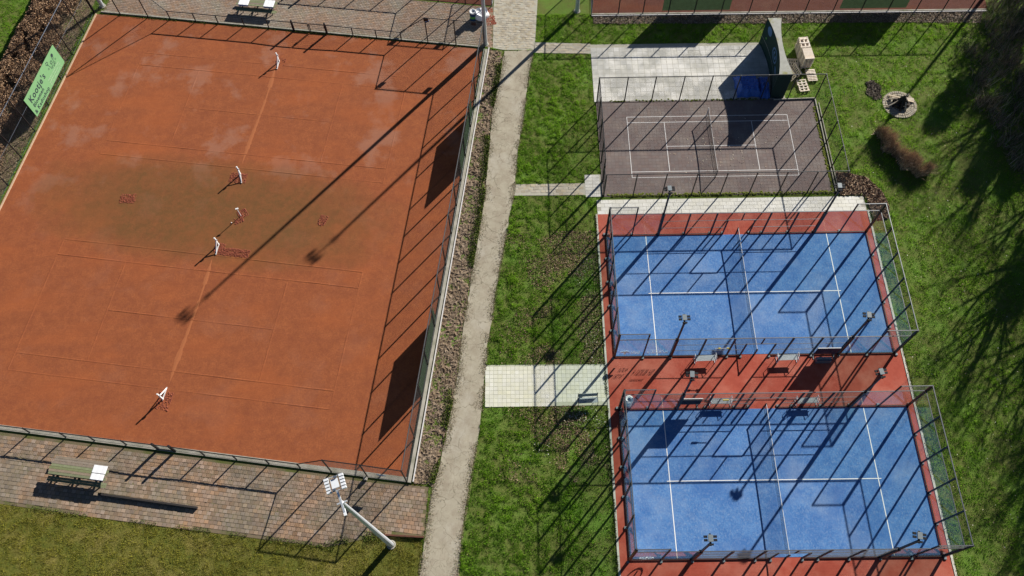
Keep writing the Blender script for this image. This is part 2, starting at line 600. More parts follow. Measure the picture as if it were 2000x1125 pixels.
GREYTILE = [(-10.2, 24.5), (5.9, 24.4), (5.9, 18.12), (-10.2, 18.12)]
SMALLPATH = [(-17.12, 9.93), (-11.4, 9.93), (-11.4, 8.80), (-17.14, 8.86)]
SMALLSLAB = [(-11.4, 10.75), (-10.08, 10.75), (-10.08, 8.62), (-11.4, 8.62)]
TOPPATH = [(-15.05, 24.88), (-10.2, 24.60), (-10.2, 23.45), (-15.22, 23.66)]
STRIP = [(-10.55, 8.33), (10.5, 8.30), (10.5, 6.98), (-10.55, 7.0)]
RED = [(-10.55, 6.99), (10.5, 6.97), (10.52, -21.6), (-10.6, -21.6)]
MINI = [(-10.05, 18.10), (8.30, 18.10), (8.30, 8.62), (-10.05, 8.62)]
COURT_NE = [(-9.9, 28.1), (25.5, 27.85), (27, 48), (-9.4, 48)]
COURT_N = [(-18.95, 29.35), (-53.3, 34.3), (-51.5, 47), (-17, 43)]
VERGE = [(-19.2, 24.2), (-17.9, 23.9)] + PATH_L[1:-2] + [(-22.9, -14.1), (-24.15, -13.95)]

g = MB()
g.poly([(-900, -900, -.035), (900, -900, -.035), (900, 900, -.035), (-900, 900, -.035)])
struct('ground', g, 'ground_soil')

LAWN_SW = [(-60, -13.7), (-51.67, -14.95), (-42.83, -16.25), (-34.22, -17.40), (-29.47, -18.02), (-25.9, -17.28), (-23.3, -17.5), (-23.8, -24), (-60, -24)]
BED_W = [(-54.9, 33.5), (-58.5, 7.5), (-60.4, -8.5), (-64.5, -8.5), (-63.9, 4), (-62.2, 19), (-60.0, 33.5)]
struct('soil_bed', sheet(BED_W, -.028), 'verge_soil')
struct('lawn', sheet(LAWN_SW, -.03), 'moss_lawn')
clay = struct('clay_court', slab(CLAY, 0.0), 'clay')
struct('clay_court', slab(COURT_N, 0.0), 'clay_far')
struct('clay_court', slab(COURT_NE, 0.0), 'clay_far')

# raised line tapes under the clay of the two courts
def clay_xy(cx, cy, u, v):
    c_, s_ = math.cos(ROT), math.sin(ROT)
    return cx + u * c_ - v * s_, cy + u * s_ + v * c_
L_, W_, S_, V_ = 11.885, 5.485, 4.115, 6.40
CENTRES = ((-38.58, 17.364), (-41.19, -1.582))
for cx, cy in CENTRES:
    for a, b in (((-L_, W_), (L_, W_)), ((-L_, -W_), (L_, -W_)), ((-L_, S_), (L_, S_)), ((-L_, -S_), (L_, -S_)),
                 ((-L_, -W_), (-L_, W_)), ((L_, -W_), (L_, W_)), ((-V_, -S_), (-V_, S_)), ((V_, -S_), (V_, S_)), ((-V_, 0), (V_, 0))):
        mb = MB()
        n = 14
        pts = [clay_xy(cx, cy, a[0] + (b[0] - a[0]) * i / n, a[1] + (b[1] - a[1]) * i / n) for i in range(n + 1)]
        d = Vector((pts[-1][0] - pts[0][0], pts[-1][1] - pts[0][1])).normalized()
        nx, ny = -d.y, d.x
        ring = []
        for i, (x, y) in enumerate(pts):
            h = .010 + random.uniform(-.006, .005)
            j = random.uniform(-.012, .012)
            ring.append([(x + nx * (k + j), y + ny * (k + j), z) for k, z in ((-.055, .001), (-.03, h), (.03, h), (.055, .001))])
        for r0, r1 in zip(ring, ring[1:]):
            for q in range(3):
                mb.poly([r0[q], r0[q + 1], r1[q + 1], r1[q]])
        mb.build('court_line', 'clay', clay)
    # loose clay swept up along the line of the missing net
    mb = MB()
    n = 60
    ring = []
    for i in range(n + 1):
        t = i / n
        v = 5.3 - 10.4 * t
        w = (.14 + .05 * math.sin(t * 9)) * min(1, 6 * t, 6 * (1 - t)) * (1.0 if not .22 < t < .36 else .35)
        w *= random.uniform(.75, 1.25)
        x0 = clay_xy(cx, cy, .15 + .08 * math.sin(t * 5) - w, v)
        x1 = clay_xy(cx, cy, .15 + .08 * math.sin(t * 5), v)
        x2 = clay_xy(cx, cy, .15 + .08 * math.sin(t * 5) + w, v)
        ring.append([(*x0, .001), (*x1, .004 + .035 * w), (*x2, .001)])
    for r0, r1 in zip(ring, ring[1:]):
        for q in range(2):
            mb.poly([r0[q], r0[q + 1], r1[q + 1], r1[q]])
    mb.build('swept_clay', 'clay_line', clay)

# path and rough verge
def smooth_edge(poly, amp, step=.16):
    out = []
    n = len(poly)
    for k in range(n):
        a, b = Vector(poly[k]), Vector(poly[(k + 1) % n])
        q = max(1, int((b - a).length / step))
        nr = Vector((-(b - a).y, (b - a).x)).normalized()
        for i in range(q):
            p = a.lerp(b, i / q)
            p = p + nr * (amp * 2 * float(fbm(p.x, p.y, .9) - .5) + random.uniform(-.02, .02))
            out.append((p.x, p.y))
    return out
struct('path', sheet(smooth_edge(PATH, .10), .004), 'old_asphalt')

def rough_sheet(name, poly, step, amp, z, mat):
    xs = [p[0] for p in poly]; ys = [p[1] for p in poly]
    nx = int((max(xs) - min(xs)) / step) + 1
    ny = int((max(ys) - min(ys)) / step) + 1
    X, Y = np.meshgrid(min(xs) + step * np.arange(nx), min(ys) + step * np.arange(ny), indexing='ij')
    ins = inside(poly, X, Y)
    X = X + rng.uniform(-.3, .3, X.shape) * step
    Y = Y + rng.uniform(-.3, .3, Y.shape) * step
    Z = z + amp * (fbm(X, Y, 2.2) - .45) + amp * .7 * (rng.random(X.shape) - .5)
    idx = -np.ones(X.shape, int)
    idx[ins] = np.arange(ins.sum())
    V = np.stack([X[ins], Y[ins], Z[ins]], 1)
    q = ins[:-1, :-1] & ins[1:, :-1] & ins[1:, 1:] & ins[:-1, 1:]
    F = np.stack([idx[:-1, :-1][q], idx[1:, :-1][q], idx[1:, 1:][q], idx[:-1, 1:][q]], 1)
    me = bpy.data.meshes.new(name)
    me.from_pydata(V.tolist(), [], F.tolist())
    me.materials.append(M[mat])
    return link(name, me)
tag(rough_sheet('verge', VERGE, .11, .16, -.01, 'verge_soil'), kind='structure')
VERGE_NE = [(-9.8, 27.9), (25, 27.6), (24.5, 26.2), (15, 26.5), (6, 26.6), (-9.8, 26.9)]
tag(rough_sheet('verge', VERGE_NE, .11, .13, -.01, 'verge_soil'), kind='structure')

# ------------------------------------------------------------------ paving laid piece by piece
def paving(name, poly, bw, bl, rz, mat, joint, keep=300, bond=True, z=.0, gap=.012, tilt=.006, piece='paver', regions=None, dz=.006, jd=.006):
    base = struct(name, slab(poly, z - jd), joint)
    c_, s_ = math.cos(rz), math.sin(rz)
    xs = [p[0] * c_ + p[1] * s_ for p in poly]
    ys = [-p[0] * s_ + p[1] * c_ for p in poly]
    u0, u1, v0, v1 = min(xs), max(xs), min(ys), max(ys)
    rows = int((v1 - v0) / bw) + 1
    cells = []
    rr = random.Random(len(poly) * 31 + int(bw * 1000))
    for r in range(rows):
        off = (bl / 2 if (r % 2 and bond) else 0) - bl
        for k in range(int((u1 - u0) / bl) + 3):
            u = u0 + off + k * bl + bl / 2
            v = v0 + r * bw + bw / 2
            cells.append((u * c_ - v * s_, u * s_ + v * c_))
    A = np.array(cells)
    ok = inside(poly, A[:, 0], A[:, 1])
    hu, hv = bl * .40, bw * .40
    for du, dv in ((hu, hv), (-hu, hv), (hu, -hv), (-hu, -hv)):
        ok &= inside(poly, A[:, 0] + du * c_ - dv * s_, A[:, 1] + du * s_ + dv * c_)
    A = A[ok]
    # pieces that show in the picture, nearest to the camera first
    d = (A[:, 0] - EYE.x) ** 2 + (A[:, 1] - EYE.y) ** 2
    vis = inside(FRAME, A[:, 0], A[:, 1])
    order = np.argsort(d + np.where(vis, 0, 1e6))
    A = A[order]
    def shape(mb, cx, cy, cz, r, lx, ly, tx, ty):
        cs, sn = math.cos(r), math.sin(r)
        P = []
        for zz, ins in ((-.045, 0), (0, .006)):
            for sx, sy in ((-1, -1), (1, -1), (1, 1), (-1, 1)):
                dx, dy = sx * (lx / 2 - ins), sy * (ly / 2 - ins)
                P.append((cx + dx * cs - dy * sn, cy + dx * sn + dy * cs, cz + zz + (sx * tx + sy * ty if zz == 0 else 0)))
        mb.hexa(P)
    variants = []
    for k in range(6):
        mb = MB()
        shape(mb, 0, 0, 0, 0, bl - gap * rr.uniform(.7, 1.4), bw - gap * rr.uniform(.7, 1.4), rr.uniform(-tilt, tilt), rr.uniform(-tilt, tilt))
        variants.append(mb.mesh(piece, mat))
    for x, y in A[:keep]:
        link(piece, variants[rr.randrange(6)], base, (x, y, z + rr.uniform(-dz, dz)), rz + rr.uniform(-.02, .02))
    if len(A) > keep:
        mb = MB()
        for x, y in A[keep:]:
            shape(mb, x, y, z + rr.uniform(-dz, dz), rz + rr.uniform(-.02, .02), bl - gap * rr.uniform(.7, 1.4), bw - gap * rr.uniform(.7, 1.4), rr.uniform(-tilt, tilt), rr.uniform(-tilt, tilt))
        tag(mb.build('pavers', mat, base), kind='stuff')
    return base

FRAME = [(-64.1, 31.1), (29.0, 28.9), (14.9, -20.3), (-50.4, -19.6)]
paving('brick_pavement', PAVE_B, .27, .30, ROT + .002, 'paver_red', 'paver_joint', 300, True, .0, .016, .008, 'paving_brick', dz=.007, jd=.014)
paving('brick_pavement', PAVE_T, .20, .26, ROT, 'paver_top', 'paver_joint', 120, True, .0, .018, .006, 'paving_brick', dz=.006, jd=.012)
paving('brick_pavement', PAVE_P, .26, .34, ROT + .06, 'paver_pale', 'tile_grey_joint', 150, True, .0, .02, .006, 'paving_brick', dz=.008)
paving('tile_path', TILEPATH, .302, .302, -.003, 'tile_cream', 'tile_joint', 300, False, .004, .010, .002, 'paving_tile', dz=.002)
paving('tile_yard', GREYTILE, .50, .50, 0.0, 'tile_grey', 'tile_grey_joint', 300, False, .0, .014, .003, 'paving_tile', dz=.003)
paving('brick_path', SMALLPATH, .28, .40, 0.0, 'paver_pale', 'tile_grey_joint', 120, True, .0, .025, .006, 'paving_brick', dz=.006)
paving('brick_path', SMALLSLAB, .30, .60, 0.0, 'tile_grey', 'tile_grey_joint', 60, False, .0, .015, .003, 'paving_tile', dz=.003)
paving('brick_path', TOPPATH, .28, .40, -.04, 'paver_pale', 'tile_grey_joint', 120, True, .0, .022, .006, 'paving_brick', dz=.006)
paving('slab_strip', STRIP, .33, .60, 0.0, 'slab_white', 'slab_joint', 160, True, .0, .010, .002, 'paving_slab', dz=.002)
mini = paving('mini_court', MINI, .30, .30, 0.0, 'brown_tile', 'brown_joint', 300, False, .0, .006, .0015, 'paving_tile', dz=.0008, jd=.0035)

# ------------------------------------------------------------------ padel ground
red = struct('padel_surround', slab(RED, .0), 'red_surface')
for nm, pts in (('kerb', [(-10.70, 7.0), (-10.56, 7.0), (-10.61, -21.6), (-10.75, -21.6)]), ('kerb', [(10.51, 7.0), (10.66, 7.0), (10.68, -21.6), (10.53, -21.6)])):
    struct(nm, MB().prism(pts, -.1, .03), 'kerb_pale')

def rect_line(parent, x0, y0, x1, y1, z, mat='white_paint', name='court_line'):
    MB().poly([(x0, y0, z), (x1, y0, z), (x1, y1, z), (x0, y1, z)]).build(name, mat, parent)

PADEL = ((0.0, 0.0), (.04, -14.03))
for cx, cy in PADEL:
    t = struct('padel_turf', MB().prism([(cx - 9.96, cy - 4.97), (cx + 9.96, cy - 4.97), (cx + 9.96, cy + 4.97), (cx - 9.96, cy + 4.97)], -.02, .014), 'blue_turf')
    for sx in (-6.95, 6.95):
        rect_line(t, cx + sx - .028, cy - 4.96, cx + sx + .028, cy + 4.96, .019)
    rect_line(t, cx - 7.15, cy - .028, cx + 7.15, cy + .028, .023)

# mini court markings
for x0, y0, x1, y1 in ((-7.58, 16.45, 5.77, 16.45), (-7.58, 10.38, 5.77, 10.38), (-7.58, 15.86, 5.77, 15.86), (-7.58, 10.93, 5.77, 10.93), (-4.52, 13.40, 2.72, 13.40)):
    rect_line(mini, x0, y0 - .028, x1, y1 + .028, .007, 'white_worn')
for x0, y0, y1 in ((-7.58, 10.38, 16.45), (5.77, 10.38, 16.45), (-4.52, 10.93, 15.86), (2.72, 10.93, 15.86)):
    rect_line(mini, x0 - .028, y0, x0 + .028, y1, .011, 'white_worn')
# edging and moss of the mini court
for a, b in (((8.36, 17.95), (8.42, 8.62)), ((8.60, 17.6), (8.62, 8.62))):
    MB().bar((*a, .03), (*b, .03), .07, .12).build('edging', 'concrete', mini)
MB().bar((4.9, 18.02, .04), (8.4, 18.1, .04), .07, .14).build('edging', 'concrete', mini)
def moss_strip(p, q, w, n, name='moss', z=.012):
    mb = MB()
    p, q = Vector(p), Vector(q)
    d = (q - p).normalized()
    nn = Vector((-d.y, d.x))
    for i in range(n):
        c = p.lerp(q, random.random()) + nn * random.gauss(0, w / 2)
        r = random.uniform(.03, .12)
        k = random.randint(5, 7)
        a0 = random.random() * 6
        top = (c.x, c.y, z + r * .35)
        ring = [(c.x + r * random.uniform(.6, 1.2) * math.cos(a0 + 6.283 * j / k), c.y + r * random.uniform(.6, 1.2) * math.sin(a0 + 6.283 * j / k), z - .01) for j in range(k)]
        for j in range(k):
            mb.poly([top, ring[j], ring[(j + 1) % k]])
    return mb
tag(moss_strip((-9.7, 8.72), (8.2, 8.72), .13, 520).build('moss', 'moss', mini), kind='stuff')
tag(moss_strip((8.16, 17.2), (8.20, 8.8), .12, 330).build('moss', 'moss', mini), kind='stuff')
tag(moss_strip((-9.0, 18.15), (4.5, 18.15), .08, 130).build('moss', 'moss', mini), kind='stuff')

# kerbs beside the clay court
kb = MB().bar((-19.32, 24.1, .03), (-24.36, -13.9, .03), .22, .16)
struct('kerb', kb, 'concrete')
kb = MB().bar((-19.10, 24.3, .06), (-24.10, -13.85, .06), .075, .12)
struct('kerb', kb, 'white_worn')
kb = MB().bar((-54.80, 29.15, .02), (-60.55, -8.7, .02), .12, .12)
struct('kerb', kb, 'kerb_wood')
kb = MB().bar((-60.35, -8.62, .02), (-24.55, -13.70, .02), .34, .10)
struct('kerb', kb, 'concrete')
kb = MB().bar((-54.4, 29.42, .02), (-19.5, 24.4, .02), .14, .10)
struct('kerb', kb, 'concrete')
kb = MB().bar((-9.9, 28.02, .03), (25.3, 27.78, .03), .12, .16)
struct('kerb', kb, 'concrete')
kb = MB().bar((-9.9, 27.84, .05), (25.3, 27.60, .05), .07, .10)
struct('kerb', kb, 'white_worn')
kb = MB().bar((-25.9, -17.30, .05), (-23.25, -17.48, .05), .10, .20)
struct('kerb', kb, 'rust')
# ------------------------------------------------------------------ fences
def wire_quad(p0, p1, h0, h1, z0=.04, sp=.085, r=.0028, diag=True, base0=None):
    """chain-link between two posts; heights may differ. p0,p1 local xy"""
    p0, p1 = Vector(p0), Vector(p1)
    w = (p1 - p0).length
    d = (p1 - p0) / w
    nrm = Vector((-d.y, d.x))
    mb = MB()
    def top(u):
        return h0 + (h1 - h0) * u / w
    def wire(a, b):
        A = Vector((p0.x + d.x * a[0], p0.y + d.y * a[0], a[1]))
        B = Vector((p0.x + d.x * b[0], p0.y + d.y * b[0], b[1]))
        ax = (B - A).normalized()
        n3 = Vector((nrm.x, nrm.y, 0))
        s = ax.cross(n3).normalized()
        k = len(mb.v)
        for P in (A, B):
            for aa in (0, 2.094, 4.189):
                mb.v.append(tuple(P + n3 * (r * math.cos(aa)) + s * (r * math.sin(aa))))
        for i in range(3):
            j = (i + 1) % 3
            mb.f.append((k + i, k + j, k + 3 + j, k + 3 + i))
    if diag:
        st = sp * 1.414
        H = max(h0, h1)
        for sg in (1, -1):
            c = -H if sg > 0 else 0
            while c < (w if sg > 0 else w + H):
                # line u = c + sg*(z-z0)
                pts = []
                N = 24
                best = None
                zs = [z0 + (H - z0) * i / N for i in range(N + 1)]
                ok = []
                for z in zs:
                    u = c + sg * (z - z0)
                    if 0 <= u <= w and z <= top(u):
                        ok.append((u, z))
                if len(ok) > 1:
                    wire(ok[0], ok[-1])
                c += st
    else:
        u = sp / 2
        while u < w:
            wire((u, z0), (u, top(u)))
            u += sp
        z = z0 + sp / 2
        while z < min(h0, h1):
            wire((0, z), (w, z))
            z += sp
    return mb

def fence(name, label, cat, posts, rail='steel_dark', post='steel_dark', pr=.052, rr=.036, mid=False, skip=(), sp=.085, wr=.0028, origin=None, bottom=True):
    """posts: (x, y, height). parts: post, top_rail, mesh_panel"""
    ox, oy = origin or posts[0][:2]
    t = thing(name, label, cat, (ox, oy, 0))
    P = [(x - ox, y - oy, h) for x, y, h in posts]
    for x, y, h in P:
        MB().tube((x, y, -.1), (x, y, h + .03), pr, n=8).build('post', post, t)
    for i, (a, b) in enumerate(zip(P, P[1:])):
        if i in skip:
            continue
        mb = MB().tube((a[0], a[1], a[2]), (b[0], b[1], b[2]), rr, n=6)
        mb.build('top_rail', rail, t)
        if mid:
            MB().tube((a[0], a[1], a[2] / 2), (b[0], b[1], b[2] / 2), rr * .5, n=5).build('middle_rail', rail, t)
        if bottom:
            MB().tube((a[0], a[1], .06), (b[0], b[1], .06), rr * .45, n=5).build('bottom_wire', rail, t)
        wire_quad(a[:2], b[:2], a[2], b[2], sp=sp, r=wr).build('mesh_panel', 'fence_wire', t)
    return t

def panel_on(t, a, b, z0, z1, off, mat, name):
    ox, oy = t.location.x, t.location.y
    a, b = Vector(a), Vector(b)
    d = (b - a).normalized()
    n = Vector((-d.y, d.x)) * off
    mb = MB().bar((a.x + n.x - ox, a.y + n.y - oy, (z0 + z1) / 2), (b.x + n.x - ox, b.y + n.y - oy, (z0 + z1) / 2), .012, z1 - z0)
    return mb.build(name, mat, t)

# east side of the clay court
ys = [24.29, 21.45, 18.65, 15.70, 12.75, 10.30, 7.98, 5.41, 2.66, .14, -2.41, -5.42, -8.0, -10.84, -13.87]
east = [(-19.51 - (24.29 - y) * .1311, y, 3.0) for y in ys]
fe = fence('court_fence', 'tall wire fence with two dark green screens along the cracked path', 'fence', east, rail='steel_rail')
ex = lambda y: -19.51 - (24.29 - y) * .1311
panel_on(fe, (ex(11.05), 11.05), (ex(17.1), 17.1), .08, 2.0, .05, 'panel_green', 'wind_screen')
panel_on(fe, (ex(-7.7), -7.7), (ex(-1.8), -1.8), .08, 2.0, .05, 'panel_green', 'wind_screen')

# north side, low with raised corners and a double gate
north = [(-54.94, 29.3, 4.0), (-52.56, 29.0, 4.0), (-49.95, 28.62, 4.0), (-47.9, 28.33, 1.0), (-45.53, 28.0, 1.0), (-43.45, 27.70, 1.0), (-41.05, 27.36, 1.0), (-38.81, 27.04, 1.0), (-36.59, 26.70, 1.05), (-33.49, 26.28, 1.05), (-31.18, 25.95, 1.0), (-29.07, 25.65, 1.0), (-26.86, 25.33, 1.0), (-24.49, 25.0, 3.0), (-22.0, 24.65, 3.0), (-19.51, 24.29, 3.0)]
fn = fence('court_fence', 'low dark wire fence with double gate between clay court and upper brick paving', 'fence', north, skip=(8,))
def gate(t, a, b, h, leaves, name='gate_leaf'):
    ox, oy = t.location.x, t.location.y
    a, b = Vector((a[0] - ox, a[1] - oy)), Vector((b[0] - ox, b[1] - oy))
    for k in range(leaves):
        p, q = a.lerp(b, (k + .04) / leaves), a.lerp(b, (k + .96) / leaves)
        mb = MB()
        for z in (.1, h):
            mb.bar((p.x, p.y, z), (q.x, q.y, z), .05)
        for s in (p, q):
            mb.bar((s.x, s.y, .1), (s.x, s.y, h), .06)
        lf = mb.build(name, 'steel_dark', t)
        wire_quad((p.x, p.y), (q.x, q.y), h, h, .1, sp=.11, diag=False, r=.004).build('gate_mesh', 'fence_wire', lf)
        mb = MB().box((q.x, q.y, h * .75), (.10, .12, .16))
        mb.build('gate_lock', 'steel_dark', lf)
    for s in (a, b):
        MB().box((s.x, s.y, h / 2 + .1), (.13, .13, h + .25)).build('gate_post', 'steel_dark', t)
gate(fn, (-36.52, 26.69), (-33.56, 26.29), 1.05, 2)
for x, y, z in ((-24.4, 24.95, 2.75), (-20.3, 24.37, 2.8)):
    MB().box((x - fn.location.x, y - fn.location.y + .05, z), (.42, .05, .34), ROT).build('sign_plate', 'steel_dark', fn)

# south side
south = [(-60.6, -8.75, 1.0), (-58.2, -9.08, 1.0), (-55.8, -9.4, 1.0), (-53.4, -9.73, 1.0), (-50.89, -10.06, 1.0), (-48.27, -10.43, 1.0), (-46.22, -10.71, 1.0), (-43.95, -11.03, 1.0), (-41.77, -11.35, 1.05), (-40.47, -11.53, 1.05), (-38.45, -11.85, 1.0), (-36.19, -12.18, 1.0), (-33.95, -12.49, 1.0), (-31.79, -12.8, 1.0), (-29.65, -13.10, 3.0), (-27.2, -13.45, 3.0), (-24.51, -13.87, 3.0)]
fs = fence('court_fence', 'low dark wire fence with small gate between clay court and lower brick paving', 'fence', south, skip=(8,))
gate(fs, (-41.70, -11.36), (-40.54, -11.52), 1.05, 1)
panel_on(fs, (-26.4, -13.57), (-25.8, -13.66), 1.05, 1.25, -.05, 'wall_blue', 'sign_plate')
MB().box((-27.3 + 60.6, -13.62 + 8.75, .16), (.22, .2, .3), ROT).build('sleeper_foot', 'concrete', fs)

# west side, four metres, with a hedge behind
west = [(-54.94 - (29.3 - y) * .1535 - .12, y, 4.0) for y in (29.3, 26.9, 24.3, 21.6, 18.8, 16.0, 13.3, 10.6, 7.9, 5.2, 2.5, -.2, -2.9, -5.6, -8.75)]
fw = fence('court_fence', 'four metre wire fence in front of the brown hedge', 'fence', west, rail='steel_blue', mid=True, rr=.026)

# fence of the clay court to the north
n2 = [(-18.84, 29.27, 3.0), (-21.26, 29.60, 3.0), (-23.74, 29.95, 3.0), (-26.1, 30.28, 1.0), (-28.5, 30.62, 1.0), (-30.9, 30.96, 1.0), (-33.3, 31.30, 1.0), (-35.4, 31.60, 1.0), (-38.5, 32.04, 1.0), (-40.9, 32.38, 1.0), (-43.3, 32.7, 1.0), (-45.7, 33.04, 1.0)]
f2 = fence('court_fence', 'dark wire fence along the top edge of the upper brick paving', 'fence', n2, skip=(7,))
gate(f2, (-35.5, 31.6), (-38.4, 32.0), 1.05, 2)
for x, y, z in ((-23.6, 29.9, 2.75), (-19.6, 29.35, 2.8)):
    MB().box((x - f2.location.x, y - f2.location.y - .05, z), (.42, .05, .34), ROT).build('sign_plate', 'steel_dark', f2)
n3 = [(-18.84, 29.27, 3.0), (-18.5, 31.9, 3.0), (-18.15, 34.5, 3.0)]
fence('court_fence', 'short wire fence corner beside the white bag at the top of the path', 'fence', n3, rail='steel_galv', post='steel_galv')

# fence of the court in the upper right
ne = [(x, 28.06 - (x + 9.91) * .0068, 3.0) for x in (-9.91, -7.5, -5.3, -3.02, -.7, 1.7, 4.2, 6.64, 9.2, 11.7, 14.2, 16.6, 19.1, 21.5, 23.86)]
fx = fence('court_fence', 'tall wire fence with green screens across the upper right edge', 'fence', ne, rail='steel_rail')
panel_on(fx, (-3.6, 28.02), (2.4, 27.98), .30, 2.4, .05, 'panel_green', 'wind_screen')
panel_on(fx, (12.2, 27.91), (18.1, 27.87), .30, 2.4, .05, 'panel_green', 'wind_screen')
n5 = [(-9.91, 28.06, 3.0), (-9.8, 30.6, 3.0), (-9.7, 33.2, 3.0)]
fence('court_fence', 'wire fence side running off the top beside the grey lamp post', 'fence', n5, rail='steel_galv', post='steel_galv')

# fence round the mini court
sx = [-9.98, -7.65, -5.37, -3.04, -.76, 1.5, 3.80, 6.08, 8.40]
mf = [(x, 18.12, 3.0) for x in sx] + [(8.42, y, 3.0) for y in (15.75, 13.4, 11.0)] + [(x, 8.64, 3.0) for x in sx[::-1]] + [(-9.98, y, 3.0) for y in (10.1, 11.9, 14.0, 16.1, 18.12)]
fm = fence('mini_court_fence', 'dark wire cage fence round the brown mini court', 'fence', mf, rail='steel_dark', skip=(20,))
gate(fm, (-9.98, 8.72), (-9.98, 10.02), 2.1, 1)

# ------------------------------------------------------------------ padel cages
def padel_cage(name, label):
    t = thing(name, label, 'padel cage')
    def post(x, y, h, w=.09):
        MB().box((x, y, h / 2), (w, w, h)).build('post', 'steel_dark', t)
        fp = MB().box((x + (.10 if abs(x) > 9.9 else 0) * (1 if x > 0 else -1), y + (.12 if abs(y) > 4.9 else 0) * (1 if y > 0 else -1), .04), (.16, .16, .07))
        fp.build('foot_plate', 'lamp_grey', t)
    def rail(a, b, w=.05, mat='steel_rail', nm='rail'):
        MB().bar(a, b, w).build(nm, mat, t)
    def glass(a, b, z0=.1, z1=2.98):
        d = Vector((b[0] - a[0], b[1] - a[1])).normalized() * .06
        MB().bar((a[0] + d.x, a[1] + d.y, (z0 + z1) / 2), (b[0] - d.x, b[1] - d.y, (z0 + z1) / 2), .012, z1 - z0).build('glass_panel', 'court_glass', t)
    def mesh(a, b, z0, z1):
        wire_quad(a, b, z1, z1, z0, sp=.055, r=.0024, diag=False).build('mesh_panel', 'fence_wire', t)
    E = 10.03
    Yw = 5.04
    for sgn in (-1, 1):
        x = sgn * E
        yy = [-Yw, -3, -1, 1, 3, Yw]
        for y in yy:
            post(x, y, 4.0, .14 if abs(y) > 5 else .095)
        for a, b in zip(yy, yy[1:]):
            glass((x - sgn * .02, a), (x - sgn * .02, b))
            mesh((x, a), (x, b), 3.02, 3.98)
            rail((x, a, 4.0), (x, b, 4.0))
            rail((x, a, 3.0), (x, b, 3.0), .045)
        rail((x - sgn * .02, -Yw, .06), (x - sgn * .02, Yw, .06), .055, 'steel_dark', 'sill')
        y = sgn * Yw
        for k, X in enumerate((-E, -8, -6, -4, -2, -1.02, 1.02, 2, 4, 6, 8, E)):
            if abs(X) == E:
                continue
            h = 4.0 if abs(X) == 8 else (2.02 if abs(X) == 1.02 else 3.0)
            post(X, y, h, .19 if abs(X) == 6 else (.085 if abs(X) in (8, 1.02) else .10))
        for s2 in (-1, 1):
            glass((s2 * 8, y - sgn * .02), (s2 * E, y - sgn * .02)) if s2 > 0 else glass((-E, y - sgn * .02), (-8, y - sgn * .02))
            glass((6, y - sgn * .02), (8, y - sgn * .02)) if s2 > 0 else glass((-8, y - sgn * .02), (-6, y - sgn * .02))
            A, B = sorted((s2 * 8, s2 * E))
            mesh((A, y), (B, y), 3.02, 3.98)
            rail((A, y, 4.0), (B, y, 4.0))
            for A, B in ((6, 4), (4, 2)):
                A, B = sorted((s2 * A, s2 * B))
                mesh((A, y), (B, y), .08, 2.98)
            A, B = sorted((s2 * 2, s2 * 1.02))
            mesh((A, y), (B, y), .08, 2.98)
            A, B = sorted((s2 * 6, s2 * 1.02))
            for z in (1.0, 2.0):
                rail((A, y, z), (B, y, z), .028)
            A, B = sorted((s2 * E, s2 * 1.05))
            rail((A, y, .06), (B, y, .06), .055, 'steel_dark', 'sill')
        rail((-E, y, 3.06), (E, y, 3.06), .05)
        rail((-1.02, y, 2.02), (1.02, y, 2.02), .05)
        mesh((-1.02, y), (1.02, y), 2.04, 2.98)
        MB().box((0, y, 2.5), (.07, .07, .95)).build('post', 'steel_dark', t)
    return t
cage = padel_cage('padel_cage', 'glass and mesh cage round the upper blue padel court')
cage2 = dup(cage, 'glass and mesh cage round the lower blue padel court', (PADEL[1][0], PADEL[1][1], 0))

# lettering stuck on the glass (too small to read, only its strokes show)
def strokes(x0, x1, z0, z1, n, y, seed):
    r_ = random.Random(seed)
    mb = MB()
    w = (x1 - x0) / n
    for i in range(n):
        if r_.random() < .08:
            continue
        a = x0 + i * w
        mb.box((a + w * .2, y, (z0 + z1) / 2), (w * .24, .003, z1 - z0))
        if r_.random() < .75:
            mb.box((a + w * .5, y + .0006, z0 + (z1 - z0) * r_.choice((.12, .5, .88))), (w * .5, .003, (z1 - z0) * .2))
        if r_.random() < .6:
            mb.box((a + w * .72, y + .0003, (z0 + z1) / 2), (w * .2, .0034, (z1 - z0) * r_.choice((.6, .98))))
    return mb
def palm_logo(x, y, z, s):
    mb = MB()
    pts = []
    for k in range(13):
        a = math.pi * k / 12
        pts.append((x + s * math.cos(a), y, z + s * .8 * math.sin(a) * (1.0 if k % 2 else .82)))
    mb.poly([(p[0], y - .002, p[2]) for p in pts])
    mb.poly([(p[0], y + .002, p[2]) for p in pts])
    mb.box((x, y, z - s * .45), (s * .45, .003, s * .9))
    return mb
palm_logo(-9.35, -5.05, .80, .34).build('logo_sticker', 'white_paint', cage)
strokes(-8.92, -8.25, .78, 1.0, 6, -5.05, 1).build('logo_sticker', 'white_paint', cage)
strokes(-8.92, -8.25, .50, .70, 6, -5.05, 2).build('logo_sticker', 'white_paint', cage)
strokes(-7.55, -6.6, 1.00, 1.12, 11, -5.05, 3).build('logo_sticker', 'white_paint', cage)
strokes(-7.75, -6.30, .58, .86, 13, -5.05, 4).build('logo_sticker', 'white_paint', cage)
mb = MB()
for k in range(28):
    a0, a1 = 2 * math.pi * k / 28, 2 * math.pi * (k + 1) / 28
    mb.bar((-9.0 + .42 * math.cos(a0), -5.05, .62 + .32 * math.sin(a0)), (-9.0 + .42 * math.cos(a1), -5.05, .62 + .32 * math.sin(a1)), .003, .09, up=(-math.cos(a0), 0, -math.sin(a0)))
mb.box((-9.0, -5.05, .62), (.10, .003, .5))
mb.build('logo_sticker', 'white_paint', cage2)
